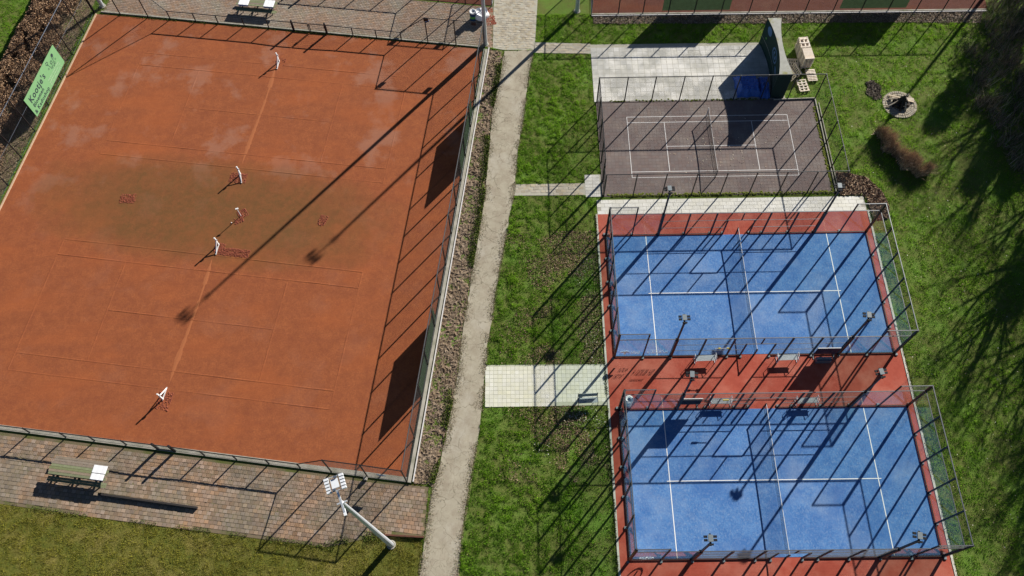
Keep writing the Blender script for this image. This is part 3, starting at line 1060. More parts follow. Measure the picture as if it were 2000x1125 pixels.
for cg, sd_ in ((cage, 10), (cage2, 20)):
    for k, (a, b) in enumerate(((-4.6, -3.3), (-2.6, -1.2), (-.6, .7), (1.4, 2.7), (3.4, 4.7))):
        m_ = strokes(a, b, .55, .72, 12, 0, sd_ + k)
        m_.v = [(-10.03 - .03 + v[1], v[0], v[2]) for v in m_.v]
        m_.build('logo_sticker', 'lamp_grey', cg)

# nets
def padel_net(label, cx, cy):
    t = thing('padel_net', label, 'net', (cx, cy, 0))
    for s in (-1, 1):
        MB().box((0, s * 5.0, .47), (.09, .09, .94)).build('post', 'steel_dark', t)
    n = 20
    mb = MB()
    for i in range(n):
        y0, y1 = -4.95 + 9.9 * i / n, -4.95 + 9.9 * (i + 1) / n
        z0 = .86 + .05 * (y0 / 4.95) ** 2
        z1 = .86 + .05 * (y1 / 4.95) ** 2
        mb.bar((0, y0, z0), (0, y1, z1), .022, .07)
    mb.build('tape', 'white_paint', t)
    mb = wire_quad((0, -4.95), (0, 4.95), .84, .84, .04, sp=.045, r=.0024, diag=False)
    mb.build('net_mesh', 'fence_wire', t)
    return t
padel_net('white taped net across the middle of the upper padel court', *PADEL[0])
padel_net('white taped net across the middle of the lower padel court', *PADEL[1])

t = thing('mini_net', 'slack white taped net on the brown mini court', 'net', (-.92, 13.4, 0))
for s in (-1, 1):
    MB().tube((0, s * 3.1, 0), (0, s * 3.1, .98 if s > 0 else .93), .04).build('post', 'white_worn' if s > 0 else 'steel_dark', t)
n = 18
mb = MB(); mm = MB()
zt = lambda y: .86 + .08 * (y / 3.0) ** 2
for i in range(n):
    y0, y1 = -3.05 + 6.1 * i / n, -3.05 + 6.1 * (i + 1) / n
    mb.bar((0, y0, zt(y0)), (0, y1, zt(y1)), .02, .06)
mb.build('tape', 'white_worn', t)
wire_quad((0, -3.05), (0, 3.05), .86, .86, .03, sp=.05, r=.0028, diag=False).build('net_mesh', 'fence_wire', t)
MB().bar((0, -3.05, .05), (0, 3.05, .05), .02).build('bottom_cord', 'steel_dark', t)
# ------------------------------------------------------------------ floodlights on the padel cages
def floodlight(label, x, y, rz):
    t = thing('floodlight', label, 'floodlight', (x, y, 0), rz, 'floodlights on the padel cages')
    MB().box((0, 0, 4.45), (.11, .11, 2.9)).build('pole', 'steel_dark', t)
    MB().box((0, 0, 3.0), (.22, .22, .12)).build('collar', 'steel_dark', t)
    MB().bar((0, -.15, 5.86), (0, .55, 5.95), .09).build('bracket', 'lamp_black', t)
    MB().box((0, .26, 6.06), (.28, .40, .09)).build('driver_box', 'lamp_grey', t)
    MB().box((0, -.08, 5.98), (.30, .10, .12)).build('junction_box', 'lamp_black', t)
    for s in (-1, 1):
        for yy in (.16, .36):
            l = MB().box((s * .28, yy, 5.99), (.20, .13, .09)).build('lamp', 'lamp_black', t)
            MB().box((s * .28, yy, 5.936), (.16, .10, .012)).build('lens', 'lamp_white', l)
    return t
f0 = floodlight('floodlight on the upper cage, on its far side left of the net', -6, 5.04, 0.05)
FL = [((6, 5.04), 'floodlight on the upper cage, at the corner by the wood chips', -.05),
      ((-6, -5.04), 'floodlight above the near left part of the upper padel court', .0),
      ((6, -5.04), 'floodlight above the near right corner of the upper padel court', -.12),
      ((-5.96, -8.99), 'floodlight over the red walkway between the courts, left', -.1),
      ((6.04, -8.99), 'floodlight over the red walkway between the courts, right', .15),
      ((-5.96, -19.07), 'floodlight over the near left part of the lower padel court', .0),
      ((6.04, -19.07), 'floodlight over the near right corner of the lower padel court', -.18)]
for (x, y), lab, a in FL:
    dup(f0, lab, (x, y, 0), a)

# ------------------------------------------------------------------ tall floodlight masts
def mast(label, x, y, rz):
    t = thing('light_mast', label, 'light mast', (x, y, 0), rz, 'tall light masts')
    MB().lathe([(.19, 0), (.185, .4), (.14, 7.5), (.095, 14.5), (0, 14.55)], 14).build('pole', 'steel_galv', t)
    MB().lathe([(.30, 0), (.30, .05), (.22, .06)], 14).build('base_plate', 'concrete', t)
    MB().bar((-.26, 0, 14.46), (.26, 0, 14.46), .08).build('cross_arm', 'steel_galv', t)
    MB().bar((0, -.62, 14.42), (0, .55, 14.95), .10, .07).build('cross_arm', 'lamp_white', t)
    MB().box((0, -.50, 14.46), (.13, .34, .09)).build('ballast', 'lamp_white', t)
    MB().box((0, .86, 15.06), (.36, .46, .06)).build('platform', 'lamp_white', t)
    mb = MB()
    for s in (-1, 1):
        mb.bar((s * .28, .48, 15.03), (s * .28, 1.24, 15.03), .035)
        mb.bar((-.4, .86 + s * .36, 15.03), (.4, .86 + s * .36, 15.03), .035)
    mb.build('lamp_rack', 'steel_galv', t)
    for s in (-1, 1):
        for k in range(5):
            l = MB().box((s * .38, .54 + k * .16, 15.0), (.22, .11, .18)).build('lamp', 'lamp_white', t)
            MB().box((s * .38, .54 + k * .16 + .065, 15.0), (.18, .02, .14)).build('lens', 'steel_blue', l)
    for s in (-1, 1):
        MB().box((.10 * s, .86 + .30 * s, 15.12), (.16, .10, .10)).build('junction_box', 'steel_blue', t)
    return t
mA = mast('slightly leaning grey mast with lamp rack beside the lower brick paving', -25.35, -17.92, .34)
dup(mA, 'grey mast at the corner of the clay court beside the white bag', (-19.42, 24.72, 0), 2.43).scale = (1, 1, .995)
dup(mA, 'grey mast foot in the grass strip at the top edge', (-11.18, 28.47, 0), 2.3).scale = (1, 1, .955)
dup(mA, 'grey mast foot at the top left corner of the clay court', (-54.45, 30.1, 0), .2)
dup(mA, 'mast outside the upper right corner whose shadow crosses the fire pit', (31.0, 35.7, 0), 2.4)
mA.rotation_mode = 'QUATERNION'
mA.rotation_quaternion = Quaternion(Vector((.45, -.34, 0)).normalized(), R(2.1)) @ Quaternion((0, 0, 1), .34)

# ------------------------------------------------------------------ green banner
def text_mesh(txt, size, bold=.0):
    cu = bpy.data.curves.new('t', 'FONT')
    cu.body = txt
    cu.size = size
    cu.offset = bold
    cu.space_character = 1.12 if bold else 1.0
    cu.extrude = .002
    cu.resolution_u = 3
    ob = bpy.data.objects.new('t', cu)
    C.objects.link(ob)
    bpy.context.view_layer.update()
    dg = bpy.context.evaluated_depsgraph_get()
    me = bpy.data.meshes.new_from_object(ob.evaluated_get(dg))
    bpy.data.objects.remove(ob, do_unlink=True)
    return me
wx = lambda y: -54.94 - (29.3 - y) * .1535 - .12
BA, BB = Vector((wx(17.05) + .06, 17.05, .56)), Vector((wx(23.0) + .06, 23.0, .56))
bn = thing('banner', 'light green flower shop banner on the left fence', 'banner', BA, math.atan2(BB.y - BA.y, BB.x - BA.x))
BL = (BB - BA).length
mb = MB().box((BL / 2, 0, 1.05), (BL, .02, 2.1))
mb.build('sheet', 'banner_green', bn)
def banner_text(txt, size, u, w_, bold, mat, squash=1.0):
    me = text_mesh(txt, size, bold)
    me.materials.clear()
    me.materials.append(M[mat])
    o = link('lettering', me, bn, (u, -.014, w_))
    o.rotation_euler = (R(90), 0, 0)
    o.scale = (squash, 1, 1)
banner_text("Kootje's", .84, .42, 1.18, .018, 'ink', .92)
banner_text("Bloemen", .50, .42, .68, .010, 'ink', 1.0)
banner_text("& Kadoshop", .50, .16, .18, .010, 'ink', 1.0)
for k, (w_, n_) in enumerate(((.62, 10), (.38, 12), (.14, 14))):
    m_ = strokes(3.3, 5.5, w_, w_ + .14, n_ + 6, -.016, 50 + k)
    m_.build('lettering', 'banner_pale', bn)
mb = MB()
def petal_ring(mb, u, w_, r, n, y):
    for k in range(n):
        a = 2 * math.pi * k / n
        cx_, cz_ = u + r * math.cos(a), w_ + r * math.sin(a)
        mb.poly([(cx_ + r * .42 * math.cos(b), y, cz_ + r * .42 * math.sin(b)) for b in [6.283 * q / 7 for q in range(7)]])
for u, w_, r in ((4.25, 1.72, .13), (4.75, 1.35, .13), (5.15, 1.45, .10), (4.1, 1.25, .07), (4.45, 1.02, .08), (5.05, .98, .09), (4.78, .95, .05), (5.35, 1.12, .07)):
    petal_ring(mb, u, w_, r, 6, -.0145)
for a, b in (((4.25, 1.6), (4.4, 1.1)), ((4.7, 1.22), (4.55, .85)), ((5.1, 1.3), (4.8, .8))):
    mb.bar((a[0], -.0145, a[1]), (b[0], -.0145, b[1]), .004, .04, up=(1, 0, 0))
mb.poly([(5.25 + .16 * math.cos(b), -.0147, 1.66 + .16 * math.sin(b)) for b in [6.283 * q / 10 for q in range(10)]])
mb.build('flower_motif', 'ink', bn)

# ------------------------------------------------------------------ net posts on the clay
def net_post(label, base, brace_dir):
    t = thing('net_post', label, 'net post', (base[0], base[1], 0), 0, 'white net posts on the clay court')
    d = Vector(brace_dir).normalized()
    MB().box((0, 0, .54), (.085, .085, 1.08), ROT).build('post', 'white_paint', t)
    MB().bar((0, 0, .66), (d.x * .80, d.y * .80, .03), .06).build('brace', 'white_paint', t)
    MB().bar((-d.x * .1, -d.y * .1, .045), (d.x * .88, d.y * .88, .045), .07, .06).build('foot', 'white_worn', t)
    MB().box((.07, -.02, .80), (.10, .07, .12), ROT).build('winder', 'steel_galv', t)
net_post('white net post with brace at the top of the clay court by the gate', (-37.45, 23.15), (-.1, -1))
net_post('white net post with brace in a churned patch above the algae strip', (-39.20, 11.30), (.25, -1))
net_post('white net post with brace at the end of the long churned bar', (-39.98, 4.75), (-.1, -1))
net_post('white net post with brace near the bottom of the clay court', (-42.05, -7.75), (.15, 1))
t = thing('singles_pole', 'thin white pole standing in a clay patch between the two courts', 'pole', (-38.62, 7.35, 0))
MB().tube((0, 0, 0), (0, 0, 1.02), .03).build('pole', 'white_paint', t)
MB().box((0, 0, 1.05), (.22, .10, .07), .3).build('cap', 'white_paint', t)
tag(MB().lathe([(0, 0), (.033, .012), (.045, .04), (.033, .07), (0, .08)], 10).build('ball', 'white_paint', None, (-39.27, 6.72, .0)), 'small pale ball beside the thin white pole shadow', 'ball')

# churned clay
def crumbs(mb, cx, cy, lx, ly, rz, n, rmax=.075, h=.7):
    n = int(n * 2.2) if rmax == .075 else n
    c_, s_ = math.cos(rz), math.sin(rz)
    for i in range(n):
        u, v = random.uniform(-1, 1) * lx, random.uniform(-1, 1) * ly
        x, y = cx + u * c_ - v * s_, cy + u * s_ + v * c_
        r = random.uniform(.025, rmax)
        k = random.randint(5, 6)
        a0 = random.random() * 6
        ring = [(x + r * random.uniform(.6, 1.3) * math.cos(a0 + 6.283 * j / k), y + r * random.uniform(.6, 1.3) * math.sin(a0 + 6.283 * j / k), -.004) for j in range(k)]
        top = (x + random.uniform(-.3, .3) * r, y + random.uniform(-.3, .3) * r, r * h * random.uniform(.6, 1.2))
        for j in range(k):
            mb.poly([top, ring[j], ring[(j + 1) % k]])
for lab, items in (('round heap of churned clay left of centre in the algae strip', [(-47.92, 9.14, .62, .42, 0, 150)]),
                   ('small churned clay patch right of centre in the algae strip', [(-32.13, 6.8, .30, .48, -.3, 80)]),
                   ('churned clay heap round the thin white pole', [(-38.5, 7.55, .38, .40, .5, 90), (-38.75, 6.95, .35, .26, .4, 60)]),
                   ('long bar of dug up clay right of the net post', [(-38.75, 4.05, 1.25, .34, ROT, 330), (-39.9, 4.45, .40, .45, ROT, 80)]),
                   ('churned clay square round the net post above the algae strip', [(-39.35, 10.95, .68, .48, ROT, 170)]),
                   ('churned clay square round the net post near the bottom', [(-41.95, -7.9, .50, .68, ROT, 120)]),
                   ('faint churned clay at the net post by the upper gate', [(-37.3, 23.1, .45, .42, ROT, 45)])):
    mb = MB()
    for it in items:
        crumbs(mb, *it)
    tag(mb.build('clay_heap', 'clay_loose'), lab, 'clay heap', 'churned clay patches', 'stuff')

# ------------------------------------------------------------------ benches, boards and small things by the padel courts
def bench(label, x, y, rz):
    t = thing('bench', label, 'bench', (x, y, 0), rz, 'grey metal benches by the padel courts')
    for k in range(5):
        MB().box((0, -.17 + k * .085, .47), (1.38, .072, .025)).build('slat', 'seat_grey', t)
    for s in (-1, 1):
        X = s * .71
        mb = MB().path([(X, -.24, 0), (X, -.24, .50), (X, .24, .50), (X, .24, 0)], .022)
        mb.path([(X, -.24, .03), (X, .24, .03)], .018)
        mb.build('leg_frame', 'lamp_white', t)
        mb = MB().path([(X, .22, .50), (X + s * .03, .26, .72), (X + s * .03, -.12, .70), (X, -.2, .5)], .02)
        mb.build('arm_rest', 'lamp_white', t)
    MB().bar((-.7, 0, .42), (.7, 0, .42), .04).build('seat_rail', 'lamp_grey', t)
    return t
b0 = bench('grey bench on the red walkway left of the upper court opening', -3.62, -5.42, 0.03)
dup(b0, 'grey bench on the red walkway right of the upper court opening', (2.22, -5.45, 0), .02)
dup(b0, 'grey bench behind the mesh of the lower court, left, under the yellow stick', (-2.93, -8.62, 0), 0.0)
dup(b0, 'grey bench behind the mesh of the lower court, right of its opening', (3.04, -8.66, 0), .02)
t = thing('bench', 'dark framed bench with backrest on the edge of the cream tile path', 'bench', (-12.12, -8.42, 0), .05)
for k in range(4):
    MB().box((0, -.16 + k * .1, .46), (1.32, .088, .03)).build('slat', 'seat_grey', t)
for k in range(4):
    MB().bar((-.66, .24 + k * .02, .62 + k * .10), (.66, .24 + k * .02, .62 + k * .10), .025, .088).build('back_slat', 'seat_grey', t)
for s in (-1, 1):
    X = s * .68
    MB().path([(X, -.24, 0), (X, -.22, .46), (X, .22, .46), (X, .34, 1.0)], .02).path([(X, .24, 0), (X, .22, .46)], .02).build('leg_frame', 'steel_dark', t)

def board(label, x, y, w, z0, z1):
    t = thing('notice_board', label, 'board', (x, y, 0))
    MB().box((0, 0, (z0 + z1) / 2), (w, .03, z1 - z0)).build('panel', 'board_face', t)
    MB().box((0, 0, z1 + .018), (w + .02, .05, .03)).build('top_edge', 'white_paint', t)
    for s in (-1, 1):
        MB().box((s * (w / 2 - .08), .04, z1 / 2), (.05, .04, z1)).build('leg', 'lamp_grey', t)
        MB().box((s * (w / 2 - .08), .0, .02), (.07, .5, .04)).build('foot', 'lamp_grey', t)
    return t
board('dark board with white top edge outside the near right of the upper court', 4.90, -5.20, 1.62, .45, 1.46)
board('dark board with white top edge beside the far left of the lower court', -5.20, -8.86, 1.55, .55, 1.70)
t = thing('ball_box', 'grey box with pale lid standing under the dark board', 'box', (4.75, -5.62, 0))
MB().box((0, 0, .26), (1.05, .30, .48)).build('body', 'steel_blue', t)
MB().box((-.02, .06, .515), (1.08, .16, .03)).build('lid', 'seat_grey', t)

t = thing('waste_bin', 'round pale bin behind the far left corner of the lower court', 'bin', (-9.32, -8.56, 0))
MB().lathe([(.25, 0), (.28, .05), (.29, .82), (.24, .86), (.14, .84), (.12, .78)], 20).build('body', 'lamp_white', t)
MB().lathe([(.30, .80), (.30, .88), (.23, .91), (.13, .88)], 20).build('lid', 'white_paint', t)
MB().lathe([(.125, .80), (0, .80)], 16).build('opening', 'lamp_black', t)

def stick(label, x, y, z, L1, yellow, rz):
    t = thing('court_squeegee', label, 'squeegee', (x, y, z), rz, 'yellow sticks hung on the mesh')
    MB().tube((-L1 / 2, 0, 0), (L1 / 2, 0, 0), .022).build('handle', 'white_worn', t)
    for a, b in yellow:
        MB().tube((a, 0, 0), (b, 0, 0), .05, n=8).build('grip', 'yellow', t)
    return t
stick('white stick with two yellow grips on the mesh left of the upper opening', -2.58, -5.12, 1.5, 1.08, ((-.30, -.14), (.28, .54)), 0)
stick('white stick with a yellow end on the mesh left of the lower opening', -2.55, -8.92, 1.5, 1.02, ((-.50, -.10),), 0)

# ------------------------------------------------------------------ practice wall, tarpaulins and pallets
def arc(p, q, sag, n):
    p, q = Vector(p), Vector(q)
    out = []
    for i in range(n + 1):
        t_ = i / n
        c = p.lerp(q, t_)
        out.append((c.x + sag * (1 - (2 * t_ - 1) ** 2), c.y))
    return out
WX = lambda y: 4.60 + .40 * (1 - ((y - 21.3) / 3.06) ** 2)
front = [(WX(24.36 - 6.12 * i / 20), 24.36 - 6.12 * i / 20) for i in range(21)]
BX = lambda y: 5.76 - .36 * (1 - ((y - 21.3) / 3.06) ** 2)
back = [(BX(18.24 + 6.12 * i / 20), 18.24 + 6.12 * i / 20) for i in range(21)]
pw = thing('practice_wall', 'curved dark green practice wall with mossy concrete top', 'wall', (4.8, 21.3, 0))
off = lambda pts: [(x - 4.8, y - 21.3) for x, y in pts]
MB().prism(off(front + back), -.05, 2.93).build('body', 'concrete_moss', pw)
mb = MB()
fp = off([(x - .015, y) for x, y in front])
for a, b in zip(fp, fp[1:]):
    mb.poly([(a[0], a[1], 0), (b[0], b[1], 0), (b[0], b[1], 2.92), (a[0], a[1], 2.92)])
e = [fp[-1], (5.74 - 4.8, 18.225 - 21.3)]
mb.poly([(e[0][0], e[0][1] - .012, 0), (e[1][0], e[1][1] - .003, 0), (e[1][0], e[1][1] - .003, 2.92), (e[0][0], e[0][1] - .012, 2.92)])
mb.build('painted_face', 'wall_green', pw)
def wall_strip(y0, y1, z0, z1, o, n=10):
    mb = MB()
    for i in range(n):
        a, b = y0 + (y1 - y0) * i / n, y0 + (y1 - y0) * (i + 1) / n
        mb.poly([(WX(a) - o - 4.8, a - 21.3, z0), (WX(b) - o - 4.8, b - 21.3, z0), (WX(b) - o - 4.8, b - 21.3, z1), (WX(a) - o - 4.8, a - 21.3, z1)])
    return mb
wall_strip(18.3, 24.3, .92, .975, .022, 20).build('net_line', 'lamp_grey', pw)
def wall_ring(cy, cz, ry, rz_, w, o, n=26, gap=None):
    mb = MB()
    for k in range(n):
        if gap and gap[0] <= k < gap[1]:
            continue
        P = []
        for q, s in ((k, 1), (k + 1, 1), (k + 1, 1 - w), (k, 1 - w)):
            a = 2 * math.pi * q / n
            y = cy + ry * s * math.cos(a)
            P.append((WX(y) - o - 4.8, y - 21.3, cz + rz_ * s * math.sin(a)))
        mb.poly(P)
    return mb
wall_ring(21.2, 1.85, .78, .55, .22, .024).build('emblem', 'wall_blue', pw)
wall_ring(21.2, 1.85, .42, .26, .55, .024, gap=(5, 9)).build('emblem', 'wall_blue', pw)
wall_ring(19.8, 1.55, .5, .18, .99, .024).build('emblem', 'wall_blue', pw)
wall_ring(23.4, 2.35, .42, .40, .99, .024).build('emblem', 'wall_blue', pw)
wall_ring(23.6, 1.35, .09, .09, .99, .024).build('emblem', 'label_green', pw)

def tarp(label, cx, cy, lx, ly, h, rz, seed):
    r_ = np.random.default_rng(seed)
    n = 22
    mb = MB()
    idx = {}
    for i in range(n + 1):
        for j in range(n + 1):
            u, v = -1 + 2 * i / n, -1 + 2 * j / n
            e_ = max(abs(u), abs(v))
            z = h * (1 - max(0, (e_ - .72) / .28) ** 1.6) + .05 * ((fbm(u * 2 + seed, v * 2, 1.7) - .5) * 5 + (fbm(u * 2 - seed, v * 2, 4.5) - .5) * 4) * (1 if e_ < .95 else .15)
            k_ = 1 + .05 * math.sin(7 * u + seed) + .05 * math.cos(6 * v)
            idx[i, j] = len(mb.v)
            mb.v.append((u * lx * k_, v * ly * k_, max(.012, float(z))))
    for i in range(n):
        for j in range(n):
            mb.f.append((idx[i, j], idx[i + 1, j], idx[i + 1, j + 1], idx[i, j + 1]))
    o = mb.build('tarpaulin', 'tarp_blue', None, (cx, cy, 0), rz)
    return tag(o, label, 'tarpaulin', 'blue covers by the practice wall')
tarp('larger blue tarpaulin covered pile in the shade before the practice wall', 2.85, 19.45, .98, 1.05, .62, .05, 3)
tarp('narrower blue tarpaulin covered pile close against the practice wall', 4.22, 19.25, .45, 1.05, .55, -.05, 5)

def pallet(label, loc, rz, rot=(0, 0), slats=9, sparse=False):
    t = thing('wooden_pallet', label, 'pallet', loc, rz, 'wooden pallets behind the practice wall')
    t.rotation_euler = (rot[0], rot[1], rz)
    for k in range(slats):
        if sparse and k in (2, 3, 5, 6):
            continue
        MB().box((0, -.58 + k * 1.16 / (slats - 1), .128), (.8, .095, .022)).build('deck_board', 'wood_pallet', t)
    for x in (-.35, 0, .35):
        MB().box((x, 0, .105), (.10, 1.2, .022)).build('stringer', 'wood_pallet', t)
        for y in (-.53, 0, .53):
            MB().box((x, y, .055), (.10, .13, .078)).build('block', 'wood_pallet', t)
        MB().box((x, 0, .008), (.10, 1.2, .016)).build('bottom_board', 'wood_pallet', t)
    return t
SX, SY = 8.02, 22.55
p0 = pallet('topmost pale pallet of the tall stack behind the wall, far end', (SX - .02, SY + .55, 1.16), 0.07, sparse=True)
pA = pallet('topmost pale pallet of the tall stack behind the wall, near end', (SX + .08, SY - .62, 1.16), 0.07, slats=11)
nth = ['second', 'third', 'fourth', 'fifth', 'sixth', 'seventh', 'eighth', 'bottom']
for k in range(8):
    dup(pA, '%s pallet from the top at the near end of the tall stack' % nth[k] if k < 7 else 'bottom pallet at the near end of the tall stack', (SX + .08 + random.uniform(-.02, .02), SY - .62 + random.uniform(-.02, .02), 1.015 - k * .145), .07 + random.uniform(-.02, .02))
    dup(pA, '%s pallet from the top at the far end of the tall stack' % nth[k] if k < 7 else 'bottom pallet at the far end of the tall stack', (SX - .02 + random.uniform(-.02, .02), SY + .58 + random.uniform(-.02, .02), 1.015 - k * .145), .07 + random.uniform(-.02, .02))
pallet('pallet lying flat in front of the tall stack, half in shade', (8.48, 20.52, .01), .06, slats=8)
pallet('small pallet lying flat and alone on the grass by the fence corner', (7.58, 19.42, .01), .12, slats=5, sparse=False)
pallet('pallet leaning on edge between the practice wall and the stack', (7.28, 21.0, .10), .25, rot=(0, R(-68)), slats=7)
pallet('second leaning pallet, closer to the practice wall', (6.75, 20.65, .10), .30, rot=(0, R(-62)), slats=7)
pallet('dark pallet lying in the shade beside the stack', (6.95, 21.95, .05), 1.5, slats=7)

# ------------------------------------------------------------------ fire pit
fpx, fpy = 15.32, 17.3
fpit = thing('fire_pit', 'round paved fire pit on the grass at the right', 'fire pit', (fpx, fpy, 0))
MB().lathe([(1.42, -.05), (1.42, .0), (0, .004)], 40).build('bed', 'concrete', fpit)
for r_, n_, w_ in ((1.30, 46, .22), (1.05, 38, .20), (.82, 30, .20), (.60, 22, .19)):
    me_ = MB().hexa([(-.07, -w_ / 2, -.02), (.07, -w_ / 2, -.02), (.07, w_ / 2, -.02), (-.07, w_ / 2, -.02), (-.065, -w_ / 2 + .01, .045), (.065, -w_ / 2 + .01, .045), (.065, w_ / 2 - .01, .045), (-.065, w_ / 2 - .01, .045)]).mesh('stone', 'paver_pale')
    for k in range(n_):
        a = 2 * math.pi * (k + random.uniform(-.1, .1)) / n_
        link('stone', me_, fpit, (r_ * math.cos(a), r_ * math.sin(a), random.uniform(-.01, .012)), a + math.pi / 2)
MB().lathe([(.62, .0), (.5, .05), (.2, .09), (0, .1)], 18).build('ash_bed', 'ash', fpit)
def log(lab, p, q, w, h, mt):
    mid_ = ((p[0] + q[0]) / 2, (p[1] + q[1]) / 2, 0)
    mb = MB().bar((p[0] - mid_[0], p[1] - mid_[1], p[2]), (q[0] - mid_[0], q[1] - mid_[1], q[2]), w, h)
    tag(mb.build('firewood', mt, None, (fpx + mid_[0], fpy + mid_[1], 0)), lab, 'firewood', 'firewood in the fire pit')
log('pale plank pointing up left out of the fire pit', (-.75, .98, .08), (.05, .25, .55), .16, .05, 'wood_log')
log('pale plank pointing up right out of the fire pit', (.30, .45, .50), (1.0, 1.05, .08), .12, .05, 'wood_log')
log('broad pale plank on the right rim of the fire pit', (.35, .42, .30), (1.25, .40, .10), .30, .05, 'wood_log')
log('short pale plank beside the broad one in the fire pit', (.45, .22, .30), (1.2, .20, .09), .14, .05, 'wood_log')
log('long pale plank on the left rim of the fire pit', (-1.2, -.30, .08), (-.15, .12, .42), .10, .06, 'wood_log')
log('bent pale branch at the upper left of the fire pit', (-.85, .55, .12), (-.3, .30, .45), .07, .07, 'wood_log')
log('short pale stub in the shade of the fire pit', (.28, -.68, .10), (.30, -.15, .50), .11, .07, 'wood_log')
log('charred log leaning from the left of the fire pit heap', (-.70, -.25, .05), (.15, .10, .95), .15, .13, 'wood_burnt')
log('charred log leaning from the right of the fire pit heap', (.80, -.10, .05), (.0, .08, .98), .15, .13, 'wood_burnt')
log('charred log leaning from behind in the fire pit heap', (.10, .75, .05), (.05, .0, 1.0), .14, .13, 'wood_burnt')
log('charred log leaning from the front of the fire pit heap', (-.15, -.75, .05), (.1, .15, .92), .15, .13, 'wood_burnt')
log('thick charred beam low across the fire pit heap', (-.55, .35, .18), (.65, -.35, .30), .22, .18, 'wood_burnt')
log('charred stump in the middle of the fire pit heap', (.02, .02, .05), (.10, .08, .70), .42, .40, 'wood_burnt')
log('crossing charred beam low in the fire pit heap', (.50, .50, .20), (-.50, -.45, .32), .20, .18, 'wood_burnt')

# ------------------------------------------------------------------ picnic tables, sheets, bucket, bag
def picnic(label, x, y, rz, L1):
    t = thing('picnic_table', label, 'picnic table', (x, y, 0), rz, 'weathered picnic tables on the brick paving')
    for k, mt in enumerate(('wood_green', 'wood_grey', 'wood_green', 'wood_green', 'wood_grey')):
        MB().box((random.uniform(-.05, .05), -.36 + k * .18, .755), (L1, .165, .045)).build('table_plank', mt, t)
    for s in (-1, 1):
        for k in range(2):
            MB().box((random.uniform(-.08, .08), s * (.60 + k * .17), .45), (L1 + .1, .155, .045)).build('seat_plank', 'wood_grey' if s > 0 else 'wood_green', t)
    for X in (-L1 * .38, 0, L1 * .38):
        MB().bar((X, -.86, .40), (X, .86, .40), .05, .10).build('seat_beam', 'wood_beam', t)
        MB().bar((X, -.36, .71), (X, .36, .71), .05, .08).build('top_beam', 'wood_beam', t)
        for s in (-1, 1):
            MB().bar((X + .05, s * .62, 0), (X + .05, s * .26, .72), .05, .10).build('leg', 'wood_beam', t)
    return t
picnic('weathered green picnic table with one white sheet on the lower brick paving', -46.50, -12.98, ROT, 4.0)
picnic('picnic table with two white sheets at the top edge of the upper paving', -40.0, 29.45, ROT, 3.6)
def white_sheet(label, x, y, z, lx, ly, rz, n=8):
    mb = MB()
    idx = {}
    for i in range(n + 1):
        for j in range(n + 1):
            idx[i, j] = len(mb.v)
            u, v = -lx / 2 + lx * i / n, -ly / 2 + ly * j / n
            mb.v.append((u, v, .006 * math.sin(i * 2.1) + .02))
    for i in range(n):
        for j in range(n):
            mb.f.append((idx[i, j], idx[i + 1, j], idx[i + 1, j + 1], idx[i, j + 1]))
    t = thing('white_sheet', label, 'sheet', (x, y, z), rz, 'white sheets lying on the picnic tables')
    mb.build('sheet', 'white_plastic', t)
    MB().poly([(-lx / 2, -ly / 2 - .002, -.17), (lx / 2, -ly / 2 - .002, -.17), (lx / 2, -ly / 2 - .002, .02), (-lx / 2, -ly / 2 - .002, .02)]).build('hanging_edge', 'blue_edge', t)
    return t
white_sheet('white ribbed sheet on the far half of the lower picnic table', -45.05, -12.92, .785, .95, .52, ROT)
white_sheet('white ribbed sheet on the near half of the lower picnic table', -45.12, -13.42, .785, .90, .40, ROT)
white_sheet('white sheet on the left end of the upper picnic table', -41.15, 29.55, .79, .92, .80, ROT)
white_sheet('white sheet on the right end of the upper picnic table', -38.85, 29.25, .79, .92, .80, ROT)

t = thing('paint_barrel', 'white barrel with green label standing beside the bag', 'barrel', (-20.52, 27.72, 0))
MB().lathe([(.27, 0), (.29, .03), (.29, .92), (.26, .95)], 18).build('body', 'label_blue', t)
MB().lathe([(.293, .28), (.295, .30), (.295, .52), (.293, .54)], 18).build('label_band', 'label_green', t)
MB().lathe([(.30, .84), (.31, .96), (.24, .97), (.13, .90)], 18).build('lid', 'white_paint', t)
MB().lathe([(.13, .90), (0, .88)], 14).build('opening', 'steel_blue', t)
mb = MB()
n = 20
idx = {}
for i in range(n):
    for j in range(9):
        a = 2 * math.pi * i / n
        r_ = [.30, .50, .60, .62, .60, .55, .46, .3, .0][j] * (1 + .10 * math.sin(3 * a + j) + .06 * math.cos(5 * a))
        z = [.0, .05, .2, .42, .6, .70, .64, .60, .60][j] + .04 * math.sin(4 * a + j)
        idx[i, j] = len(mb.v)
        mb.v.append((r_ * math.cos(a), r_ * math.sin(a), z))
for i in range(n):
    for j in range(8):
        mb.f.append((idx[i, j], idx[(i + 1) % n, j], idx[(i + 1) % n, j + 1], idx[i, j + 1]))
tag(mb.build('big_bag', 'white_plastic', None, (-19.75, 27.92, 0)), 'slumped white bulk bag at the top of the path', 'bag')
mb = MB()
crumbs(mb, -18.95, 27.55, .42, .55, .2, 260, .07, .35)
crumbs(mb, -19.3, 28.7, .5, .25, .2, 120, .07, .3)
tag(mb.build('clay_spill', 'clay_loose'), 'orange clay spilled on the paving beside the white bag', 'clay spill', None, 'stuff')
tag(MB().bar((-45.15, -14.40, .09), (-38.35, -15.40, .09), .13, .20).build('dark_bar', 'wood_beam'), 'long dark bar lying on the lower brick paving', 'timber')  # plain dark bar along a thin dark line across the bricks
tag(MB().box((0, 0, .0), (.32, .10, .05), .4).build('plastic_scrap', 'blue_edge', None, (-24.65, 27.55, .03)), 'small blue plastic scrap on the upper brick paving', 'scrap')
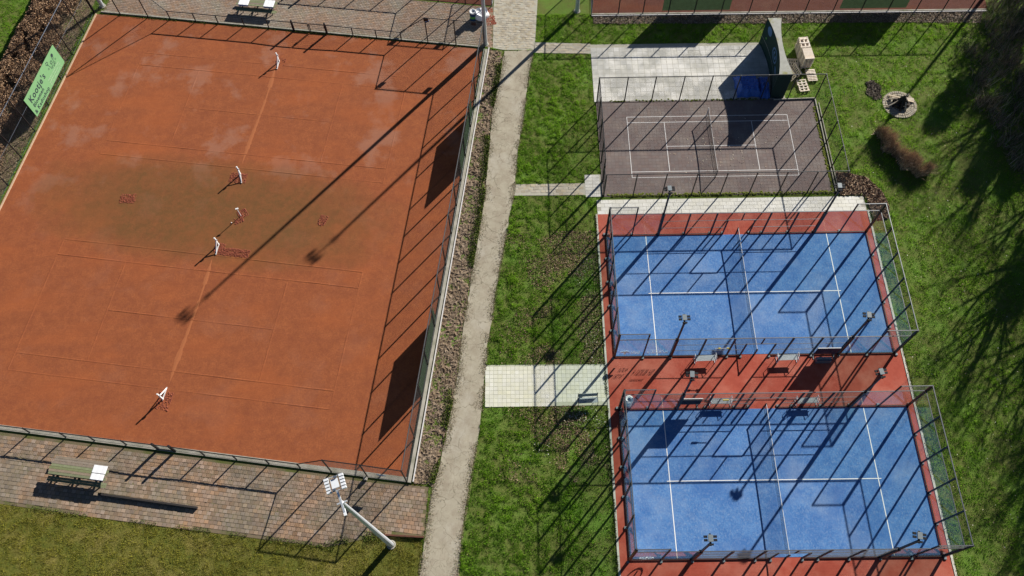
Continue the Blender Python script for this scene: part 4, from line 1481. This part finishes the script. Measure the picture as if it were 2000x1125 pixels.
# ------------------------------------------------------------------ vegetation
HARD = [CLAY, PATH, PAVE_B, PAVE_T, PAVE_P, TILEPATH, GREYTILE, SMALLPATH, SMALLSLAB, TOPPATH, STRIP, [(-10.72, 7.05), (10.66, 7.05), (10.68, -22), (-10.76, -22)], MINI, COURT_NE, COURT_N, VERGE, VERGE_NE]
HEDGE_L = [(-56.6, 33.5), (-58.7, 19.5), (-61.0, 4), (-64.5, 4), (-62.9, 19), (-60.6, 33.5)]
BRUSH = [(27.5, 30), (22.4, 25.6), (21.8, 21.3), (21.7, 17.4), (22.2, 12.7), (23.6, 9.0), (26, 5), (36, 5), (36, 32)]
CHIPS = [(8.7, 10.6), (9.7, 10.5), (11.1, 10.0), (12.0, 8.7), (12.3, 7.3), (12.0, 6.2), (10.9, 6.2), (10.62, 8.4), (8.7, 8.42)]
BARE = [(13.5, 18.9, .55, 1.05)]

def blades(name, label, N, area, hmin, hmax, wid, colfn, density=None, seed=1, lean=.6):
    r = np.random.default_rng(seed)
    x = r.uniform(area[0], area[1], N)
    y = r.uniform(area[2], area[3], N)
    ok = inside(VIEW, x, y)
    for p in HARD:
        ok &= ~inside(p, x, y)
    ok &= ((x - fpx) ** 2 + (y - fpy) ** 2 > 1.40 ** 2)
    x, y = x[ok], y[ok]
    col, keep, hs = colfn(x, y, r)
    x, y, col, hs = x[keep], y[keep], col[keep], hs[keep]
    n = len(x)
    h = r.uniform(hmin, hmax, n) * hs
    a = r.uniform(0, 2 * np.pi, n)
    w = wid * r.uniform(.6, 1.3, n)
    l = h * lean * r.uniform(.2, 1.6, n)
    b = r.uniform(0, 2 * np.pi, n)
    V = np.empty((n, 3, 3))
    V[:, 0] = np.stack([x - w * np.cos(a), y - w * np.sin(a), np.full(n, -.045)], 1)
    V[:, 1] = np.stack([x + w * np.cos(a), y + w * np.sin(a), np.full(n, -.045)], 1)
    V[:, 2] = np.stack([x + l * np.cos(b), y + l * np.sin(b), -.03 + h], 1)
    o = tri_mesh(name, V.reshape(-1, 3), n, col, 'grass_blade')
    tag(o, label, 'grass', None, 'stuff')
    return n
VIEW = [(-67, 33), (32.5, 32), (17.0, -22.5), (-53, -21.5)]

def grass_col(x, y, r):
    n = len(x)
    big = fbm(x, y, .16)
    mid = fbm(x, y, .9)
    small = fbm(x, y, 3.1)
    g1 = np.array([.135, .275, .022]); g2 = np.array([.230, .405, .032]); dry = np.array([.42, .35, .16]); dk = np.array([.065, .125, .014])
    t = np.clip((mid - .3) * 2.0, 0, 1)[:, None]
    col = g1 * (1 - t) + g2 * t
    t2 = np.clip((.50 - small) * 4, 0, 1)[:, None]
    col = col * (1 - .6 * t2) + dk * .6 * t2
    # meadow at the lower left is mossy and yellower
    bl = ((y < -13.5) & (x < -23.3)).astype(float)[:, None]
    col = col * (1 - bl) + bl * (np.array([.25, .245, .042]) * (.45 + .75 * mid[:, None] + .35 * small[:, None]) + np.array([.04, .02, .004]) * big[:, None])
    # worn strip beside the padel cages
    worn = np.exp(-((x + 13.0) / 3.2) ** 2) * ((y > -14) & (y < 5.2)) * np.clip((fbm(x, y, .55) - .34) * 4.5, 0, 1)
    worn = np.maximum(worn, np.exp(-((x + 11.3) / 1.2) ** 2) * np.clip((fbm(x + 9, y, .8) - .35) * 3.5, 0, 1) * (y < 24) * .8)
    for px, py, rx, ry in ((17.3, 15.1, 1.3, .9), (13.95, 3.5, 1.0, .5), (18.6, 18.6, 1.0, 1.0), (14.0, -3, .8, .5), (12.0, 5.0, 1.2, .8), (19.5, 10.5, 1.6, 2.5), (16.2, 8.5, 1.2, 1.6), (7.5, 21.0, 1.8, 2.6), (6.6, 25.2, 1.6, .7)):
        worn = np.maximum(worn, np.exp(-(((x - px) / rx) ** 2 + ((y - py) / ry) ** 2)) * np.clip((fbm(x, y, 1.1) - .32) * 4, 0, 1))
    chips = inside(CHIPS, x, y) | (inside(BED_W, x, y) & (r.random(n) < .78)) | (((x - 13.5) / .55) ** 2 + ((y - 18.9) / 1.0) ** 2 < 1) | inside(HEDGE_L, x, y)
    rnd = r.random(n)
    # dry blades
    d = (rnd < .05 + .35 * worn)[:, None]
    col = np.where(d, dry * r.uniform(.6, 1.25, (n, 1)), col)
    col = col * r.uniform(.75, 1.25, (n, 1))
    keep = (r.random(n) > worn * .9) & ~chips & ((small + .25 * r.random(n)) > np.where(bl[:, 0] > 0, .20, .44))
    hs = .4 + 1.7 * np.clip((small - .32) * 2.2, 0, 1) * np.clip(mid + .35, .4, 1.2)
    hs = np.where(bl[:, 0] > 0, .35 + .75 * np.clip((small - .3) * 2.2, 0, 1), hs)
    return col, keep, hs
for k, (ar, N, sd_) in enumerate((((-20.8, -9.5, -22.5, 26), 245000, 1), ((5.5, 30, -22.5, 28), 300000, 2), ((-16, 24, 22, 29), 60000, 3), ((-62, -22, -22, -13), 150000, 4), ((-67, -54, 4, 33), 110000, 5))):
    lab = ['grass strip between the cracked path and the padel courts', 'lawn right of the padel courts', 'grass band below the upper right court fence', 'mossy lawn at the lower left', 'grass beyond the brown hedge at the left'][k]
    a = {0: (-21, -10, -22.5, 24.5), 1: (5.9, 32, -22.5, 24.4), 2: (-15.2, 26, 24.4, 28.2), 3: (-55, -23, -22, -14), 4: (-67, -54, 4, 33)}[k]
    blades('grass', lab, int(N * 1.35), a, .05, .12, .018, grass_col, seed=sd_)

def flakes(name, label, cat, x, y, z, smin, smax, cols, flat=.5, seed=1, kind='stuff', parent=None, jit=.35, thin=.8):
    r = np.random.default_rng(seed)
    n = len(x)
    s = r.uniform(smin, smax, n)
    d1 = r.normal(size=(n, 3)); d1[:, 2] *= flat
    d1 /= np.linalg.norm(d1, axis=1)[:, None]
    d2 = r.normal(size=(n, 3)); d2[:, 2] *= flat
    d2 -= d1 * (d1 * d2).sum(1)[:, None]
    d2 /= np.linalg.norm(d2, axis=1)[:, None]
    c = np.stack([x, y, z], 1)
    V = np.empty((n, 3, 3))
    V[:, 0] = c - d1 * s[:, None] * .6
    V[:, 1] = c + d1 * s[:, None] * .6
    V[:, 2] = c + d2 * s[:, None] * thin
    cols = np.array(cols)
    col = cols[r.integers(0, len(cols), n)] * r.uniform(1 - jit, 1 + jit, (n, 1))
    o = tri_mesh(name, V.reshape(-1, 3), n, col, 'tinted', parent)
    if parent is None:
        tag(o, label, cat, None, kind)
    return o

def rand_in(poly, N, r):
    xs = [p[0] for p in poly]; ys = [p[1] for p in poly]
    x = r.uniform(min(xs), max(xs), N); y = r.uniform(min(ys), max(ys), N)
    k = inside(poly, x, y)
    return x[k], y[k]

# litter and stalks on the rough verge
x, y = rand_in(VERGE, 90000, rng)
k = rng.random(len(x)) < np.clip(.25 + 1.2 * (fbm(x, y, 1.3) - .3), 0, 1)
x, y = x[k], y[k]
flakes('verge_litter', 'brown stalks and litter on the rough verge beside the path', 'litter', x, y, rng.uniform(.0, .10, len(x)), .05, .16, [(.27, .205, .15), (.21, .155, .11), (.33, .265, .20), (.29, .22, .165)], .5, 3, thin=.2)
x, y = rand_in(VERGE_NE, 26000, rng)
flakes('verge_litter', 'grey brown litter on the strip under the upper right fence', 'litter', x, y, rng.uniform(.0, .09, len(x)), .03, .10, [(.20, .16, .12), (.11, .085, .065), (.34, .29, .23)], .45, 4)
# green edge of the verge beside the path
px_ = np.array([p[0] for p in PATH_L[:-2]]); py_ = np.array([p[1] for p in PATH_L[:-2]])
yy = rng.uniform(-14, 22.5, 26000)
xx = np.interp(yy, py_[::-1], px_[::-1]) - np.abs(rng.normal(.05, .28, len(yy)))
k = fbm(xx, yy, .35) > .47
flakes('verge_grass', 'green grass tufts along the left edge of the path', 'grass', xx[k], yy[k], rng.uniform(.0, .10, k.sum()), .03, .09, [(.10, .15, .02), (.07, .12, .016), (.16, .17, .04)], 1.4, 5)
# soil, leaves and stray grass along the worn edges of the path
def edge_litter(pts, name, label, seed, side, N):
    r_ = np.random.default_rng(seed)
    ya = np.array([p[1] for p in pts])[::-1]; xa = np.array([p[0] for p in pts])[::-1]
    yv = r_.uniform(-21, 23.5, N)
    xv = np.interp(yv, ya, xa) + side * (np.abs(r_.normal(0, .26, N)) - .12)
    kk = fbm(xv, yv, .7) > .40
    flakes(name, label, 'litter', xv[kk], yv[kk], r_.uniform(.006, .03, kk.sum()), .015, .06, [(.20, .155, .10), (.15, .115, .07), (.28, .23, .15), (.11, .13, .03), (.24, .19, .12)], .35, seed)
edge_litter(PATH_R, 'path_litter', 'soil and leaf crumbs along the right edge of the path', 81, -1, 15000)
edge_litter(PATH_L, 'path_litter', 'soil and leaf crumbs along the left edge of the path', 82, 1, 15000)
# grass creeping over paving joints
def creep(p, q, w, N, seed, name, label):
    r = np.random.default_rng(seed)
    t_ = r.random(N)
    x = p[0] + (q[0] - p[0]) * t_ + r.normal(0, w, N)
    y = p[1] + (q[1] - p[1]) * t_ + r.normal(0, w, N)
    k = fbm(x, y, .8) > .42
    flakes(name, label, 'grass', x[k], y[k], r.uniform(0, .06, k.sum()), .02, .07, [(.09, .13, .02), (.14, .14, .04), (.06, .09, .015)], 1.2, seed)
creep((-54, 29.2), (-19.6, 24.32), .10, 9000, 21, 'weeds', 'weeds at the foot of the low fence by the upper paving')
creep((-51.7, -14.95), (-29.5, -18.0), .10, 3500, 22, 'weeds', 'grass edge creeping over the lower brick paving')
creep((-29.4, -17.95), (-25.9, -17.25), .25, 3000, 23, 'weeds', 'grass tufts between the bricks at the mast foot')
creep((-10.7, 6.9), (-10.75, -21), .06, 5000, 24, 'weeds', 'weeds along the left kerb of the padel courts')
creep((10.72, 6.9), (10.75, -21), .08, 5000, 25, 'weeds', 'weeds along the right kerb of the padel courts')
# soil clods and pale scraps on the worn grass
r = np.random.default_rng(31)
x = r.normal(-13.2, 2.4, 75000); y = r.uniform(-14, 5.5, 75000)
k = (r.random(75000) < np.clip((fbm(x, y, .55) - .44) * 4, 0, .55)) & (x < -10.8) & (x > -18.3) & ~inside(TILEPATH, x, y)
flakes('soil_clods', 'brown clods and dead stalks on the worn grass beside the padel courts', 'soil', x[k], y[k], r.uniform(-.01, .06, k.sum()), .03, .10, [(.15, .095, .065), (.20, .125, .085), (.27, .20, .13), (.11, .072, .05)], .4, 32)
x = np.concatenate([r.normal(cx_, sx_, n_) for cx_, cy_, sx_, sy_, n_ in ((-11.6, -10.0, .5, .7, 150), (-13.0, -9.4, .5, .25, 120), (-11.5, -3.8, .35, .9, 110), (-11.9, 2.0, .5, 1.0, 100), (-15.5, -11.8, .6, .5, 60))])
y = np.concatenate([r.normal(cy_, sy_, n_) for cx_, cy_, sx_, sy_, n_ in ((-11.6, -10.0, .5, .7, 150), (-13.0, -9.4, .5, .25, 120), (-11.5, -3.8, .35, .9, 110), (-11.9, 2.0, .5, 1.0, 100), (-15.5, -11.8, .6, .5, 60))])
k = (x < -10.8) & ~inside(TILEPATH, x, y)
flakes('pale_rubble', 'pale rubble and scraps in the grass beside the padel courts', 'rubble', x[k], y[k], r.uniform(.0, .07, k.sum()), .03, .10, [(.40, .37, .29), (.32, .29, .22), (.50, .47, .41)], .6, 33)
# wood chips and bare patch
x, y = rand_in(CHIPS, 26000, rng)
flakes('wood_chips', 'brown wood chip bed at the corner of the mini court', 'wood chips', x, y, rng.uniform(-.03, .06, len(x)), .05, .17, [(.30, .20, .13), (.17, .105, .07), (.42, .31, .21), (.12, .08, .06)], .35, 41)
a = rng.uniform(0, 6.283, 5200); q = np.sqrt(rng.random(5200))
flakes('ash_patch', 'grey bare patch of old ash in the lawn beside the fire pit', 'ash patch', 13.5 + .6 * q * np.cos(a) + .12 * np.sin(5 * a), 18.9 + 1.05 * q * np.sin(a), rng.uniform(-.03, .03, 5200), .04, .11, [(.16, .13, .10), (.09, .07, .055), (.27, .23, .18)], .35, 42)
# leaves and specks on the mini court and lawn
x = rng.uniform(-9, 5.5, 900); y = rng.uniform(9.2, 17.4, 900)
k = rng.random(900) < np.clip(1.2 * np.exp(-((x + .5) / 3.4) ** 2 - ((y - 12.6) / 2.6) ** 2), .05, 1)
flakes('leaf_specks', 'pale leaves scattered over the mini court', 'leaves', x[k], y[k], np.full(k.sum(), .018), .04, .09, [(.50, .44, .34), (.38, .31, .22)], .12, 43)
x = rng.uniform(10.8, 21, 600); y = rng.uniform(-20, 24, 600)
k = (x - fpx) ** 2 + (y - fpy) ** 2 > 2.3
flakes('leaf_specks', 'pale dead leaves scattered over the lawn at the right', 'leaves', x[k], y[k], rng.uniform(.03, .08, k.sum()), .04, .10, [(.42, .36, .26), (.30, .24, .16), (.5, .47, .4)], .4, 44)

# brown beech hedge along the left fence
hd = thing('hedge', 'dense brown beech hedge behind the left fence', 'hedge', (-60, 19, 0))
N = 130000
r = np.random.default_rng(51)
t_ = r.uniform(4, 33.5, N)
cx_ = np.interp(t_, [4, 19, 33.5], [-61.9, -60.1, -58.0])
half = 1.9 + .25 * (fbm(t_, t_ * 0, .6) - .5) * 2
u = r.uniform(-1, 1, N)
hh = 1.55 + .35 * (fbm(t_, u * 1.5, .9) - .4)
z = hh * np.sqrt(np.clip(1 - u ** 4, 0, 1)) * (1 - .55 * r.random(N) ** 2.2)
gapm = fbm(t_ + 5, cx_ + u * half, 1.2) > .36
xh, yh, zh = (cx_ + u * half)[gapm], t_[gapm], z[gapm]
flakes('leaves', None, None, xh + 60, yh - 19, zh, .05, .13, [(.30, .185, .105), (.20, .12, .07), (.38, .255, .16), (.12, .075, .05)], .8, 52, parent=hd)
mb = MB()
for k in range(170):
    yy_ = random.uniform(4, 33); xx_ = float(np.interp(yy_, [4, 19, 33.5], [-62.4, -60.6, -58.5])) + random.uniform(-1, 1)
    p = (xx_ + 60, yy_ - 19, -.05)
    for q in range(3):
        mb.tube(p, (p[0] + random.uniform(-.4, .4), p[1] + random.uniform(-.4, .4), random.uniform(.8, 1.5)), .02, .006, n=4, cap=False)
mb.build('stems', 'bark', hd)
x = rng.uniform(-60.5, -55.2, 34000); y = rng.uniform(5, 33, 34000)
lim = np.interp(y, [7.9, 29.3], [-58.4, -55.15])
k = (x < lim) & (x > lim - 3.2)
x, y = x[k], y[k]
flakes('hedge_litter', 'dead leaves and weeds between the left fence and the hedge', 'litter', x, y, rng.uniform(-.02, .16, len(x)), .04, .12, [(.22, .18, .09), (.17, .14, .07), (.29, .20, .12), (.32, .27, .17)], .8, 53, thin=.4)

# curved clump of tall dry grass at the right
def strands(name, label, cat, cx, cy, hmin, hmax, wid, cols, spread, seed, parent=None, lean_to=(0, 0)):
    r = np.random.default_rng(seed)
    n = len(cx)
    h = r.uniform(hmin, hmax, n)
    a = r.uniform(0, 6.283, n)
    l = spread * h * np.abs(r.normal(0, 1, n))
    tx, ty = cx + l * np.cos(a) + lean_to[0] * h, cy + l * np.sin(a) + lean_to[1] * h
    b = r.uniform(0, 6.283, n)
    w = wid * r.uniform(.6, 1.5, n)
    V = np.empty((n, 3, 3))
    V[:, 0] = np.stack([cx - w * np.cos(b), cy - w * np.sin(b), np.full(n, -.05)], 1)
    V[:, 1] = np.stack([cx + w * np.cos(b), cy + w * np.sin(b), np.full(n, -.05)], 1)
    V[:, 2] = np.stack([tx, ty, h], 1)
    cols = np.array(cols)
    col = cols[r.integers(0, len(cols), n)] * r.uniform(.6, 1.35, (n, 1))
    o = tri_mesh(name, V.reshape(-1, 3), n, col, 'tinted', parent)
    if parent is None:
        tag(o, label, cat)
    return o
r = np.random.default_rng(61)
N = 9500
tufts = 40
tt = r.random(tufts)
tx_ = np.interp(tt, [0, .3, .65, 1], [13.0, 13.35, 14.5, 15.6]) + r.normal(0, .30, tufts)
ty_ = np.interp(tt, [0, .3, .65, 1], [14.25, 12.9, 11.55, 10.5]) + r.normal(0, .30, tufts)
pick = r.integers(0, tufts, N)
hx = tx_[pick] + r.normal(0, .11, N)
hy = ty_[pick] + r.normal(0, .11, N)
strands('dry_grass_clump', 'curved clump of tall dry brown grass on the lawn', 'ornamental grass', hx, hy, .35, 1.25, .018, [(.46, .33, .22), (.33, .23, .16), (.60, .48, .34), (.22, .15, .11)], .42, 62, lean_to=(.10, -.12))

# bramble thicket in the shade at the upper right
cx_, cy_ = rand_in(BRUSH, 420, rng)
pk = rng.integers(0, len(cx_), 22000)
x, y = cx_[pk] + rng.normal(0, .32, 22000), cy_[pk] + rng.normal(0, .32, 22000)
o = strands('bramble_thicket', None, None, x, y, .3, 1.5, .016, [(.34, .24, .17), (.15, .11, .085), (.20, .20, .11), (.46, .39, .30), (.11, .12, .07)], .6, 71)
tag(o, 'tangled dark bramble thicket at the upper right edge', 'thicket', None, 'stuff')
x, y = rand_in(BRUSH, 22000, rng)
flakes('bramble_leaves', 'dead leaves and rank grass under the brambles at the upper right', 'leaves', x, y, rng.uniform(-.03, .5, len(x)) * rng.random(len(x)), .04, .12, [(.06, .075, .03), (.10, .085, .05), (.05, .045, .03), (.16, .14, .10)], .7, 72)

# bare trees standing outside the right edge; their shade lies on the lawn
def bare_tree(seed, H):
    rr = random.Random(seed)
    trunk, limbs, twigs = MB(), MB(), MB()
    def grow(p, d, L1, r, depth):
        n = 3 if depth < 2 else 2
        q = p
        for i in range(n):
            d2 = (d + Vector((rr.uniform(-1, 1), rr.uniform(-1, 1), rr.uniform(-.3, .6))) * .16).normalized()
            e = q + d2 * (L1 / n)
            r2 = r * (.86 if depth < 4 else .7)
            (trunk if depth == 0 else limbs if depth < 3 else twigs).tube(q, e, r, r2, n=7 if depth < 2 else 4 if depth < 4 else 3, cap=False)
            q, r, d = e, r2, d2
            if depth >= 1 and depth < 5 and rr.random() < .6:
                s = (d + Vector((rr.uniform(-1, 1), rr.uniform(-1, 1), rr.uniform(-.2, .6))) * .9).normalized()
                grow(q, s, L1 * rr.uniform(.45, .7), r * .55, depth + 1)
        if depth < 5:
            for k in range(rr.choice((2, 3)) if depth else 4):
                s = (d + Vector((rr.uniform(-1, 1), rr.uniform(-1, 1), rr.uniform(-.1, .5))) * .75).normalized()
                grow(q, s, L1 * rr.uniform(.62, .82), r * rr.uniform(.6, .75), depth + 1)
    grow(Vector((0, 0, -.2)), Vector((0, 0, 1)), H * .28, H * .026, 0)
    return trunk, limbs, twigs
def tree_thing(label, x, y, parts, s, rz):
    t = thing('bare_tree', label, 'tree', (x, y, 0), rz, 'bare trees along the right edge')
    for nm, me in parts:
        link(nm, me, t)
    t.scale = (s, s, s)
    return t
TM = []
for sd_, H in ((3, 13), (8, 12)):
    a, b, c = bare_tree(sd_, H)
    TM.append((('trunk', a.mesh('trunk', 'bark')), ('limbs', b.mesh('limbs', 'bark')), ('crown', c.mesh('crown', 'bark'))))
def shade_foliage_parts(seed, base):  # unseen leaf mass added round some trunks to thicken the tree shade
    r_ = np.random.default_rng(seed)
    n_ = 5200
    zz = r_.uniform(.5, 10.5, n_)
    rad = (1.3 + 1.1 * np.sin(zz * .9 + seed) ** 2 * (zz > 4)) * np.sqrt(r_.random(n_)) * np.clip((11.2 - zz) / 3.5, .25, 1)
    an = r_.uniform(0, 6.283, n_)
    o_ = flakes('shade_foliage', None, None, rad * np.cos(an), rad * np.sin(an), zz, .10, .24, [(.03, .06, .02), (.05, .085, .025), (.02, .04, .015)], 1.0, seed, parent=cam)
    me_ = o_.data
    bpy.data.objects.remove(o_, do_unlink=True)
    return base + (('shade_foliage', me_),)
TM.append(shade_foliage_parts(93, TM[0]))
TREES = [(27.5, 8.0, 1.0, .3, 'bare tree right of the lawn casting the long trunk shadow'), (30.5, 14.5, 1.1, 1.7, 'bare tree right of the lawn behind the brambles'),
         (26.0, -1.0, .9, 2.9, 'bare tree right of the lower padel court'), (31.5, 4.0, 1.05, 4.2, 'bare tree in the second row right of the lawn'),
         (31.0, 23.5, 1.15, 5.1, 'bare tree at the upper right beyond the thicket'), (36.5, 19.0, 1.2, .9, 'tree with foliage added for shade, in the second row beyond the thicket'),
         (29.5, -7.0, 1.0, 3.6, 'tree with foliage added for shade, furthest down the right edge'), (37.0, 30.0, 1.2, 2.2, 'tree with foliage added for shade, at the far upper right corner'), (36.0, 10.0, 1.15, 5.6, 'tree with foliage added for shade, in the second row by the brambles'),
         (28.5, 18.5, 1.05, 2.5, 'bare tree rising out of the bramble thicket'), (28.0, 3.2, 1.0, 1.1, 'slim bare tree beside the one with the long trunk shadow'), (33.5, -1.5, 1.1, .5, 'bare tree in the second row near the lower padel court'), (33.5, 27.0, 1.1, 4.6, 'bare tree between the thicket and the upper corner'), (25.0, -9.5, .85, 2.0, 'small bare tree near the bottom right corner'), (38.0, 15.0, 1.25, 3.1, 'tree with foliage added for shade, in the third row beyond the brambles'),
         (31.2, 11.5, 1.0, .7, 'bare tree at the edge of the thicket'), (33.2, 7.5, 1.1, 2.8, 'bare tree in the second row opposite the chip bed'), (36.5, 26.0, 1.0, 1.2, 'tree with foliage added for shade, behind the court fence corner'), (26.5, -4.6, .9, 5.2, 'leaning bare tree right of the lower padel court'), (30.2, .8, 1.05, 3.9, 'thick bare tree between the thinner ones at the right'), (34.5, 4.5, 1.2, .2, 'tree with foliage added for shade, in the third row right of the lawn'), (35.5, 36.0, 1.2, 2.0, 'tree with foliage added for shade, beyond the upper right court corner'), (31.4, 25.8, .85, 4.4, 'slim bare tree inside the thicket'),
         (23.9, 4.2, .95, 1.9, 'bare tree nearest to the lawn, its trunk shadow crossing the grass'), (23.4, -5.6, .9, 3.3, 'bare tree nearest to the lower padel cage'), (28.2, -3.4, 1.05, .8, 'bare tree behind the one nearest to the lower cage'), (26.0, -13.0, .9, 5.0, 'bare tree beyond the bottom right corner')]
for i, (x, y, s, rz, lab) in enumerate(TREES):
    tree_thing(lab, x, y, TM[2] if i in (5, 6, 7, 8, 14, 17, 20, 21) else TM[i % 2], s, rz)
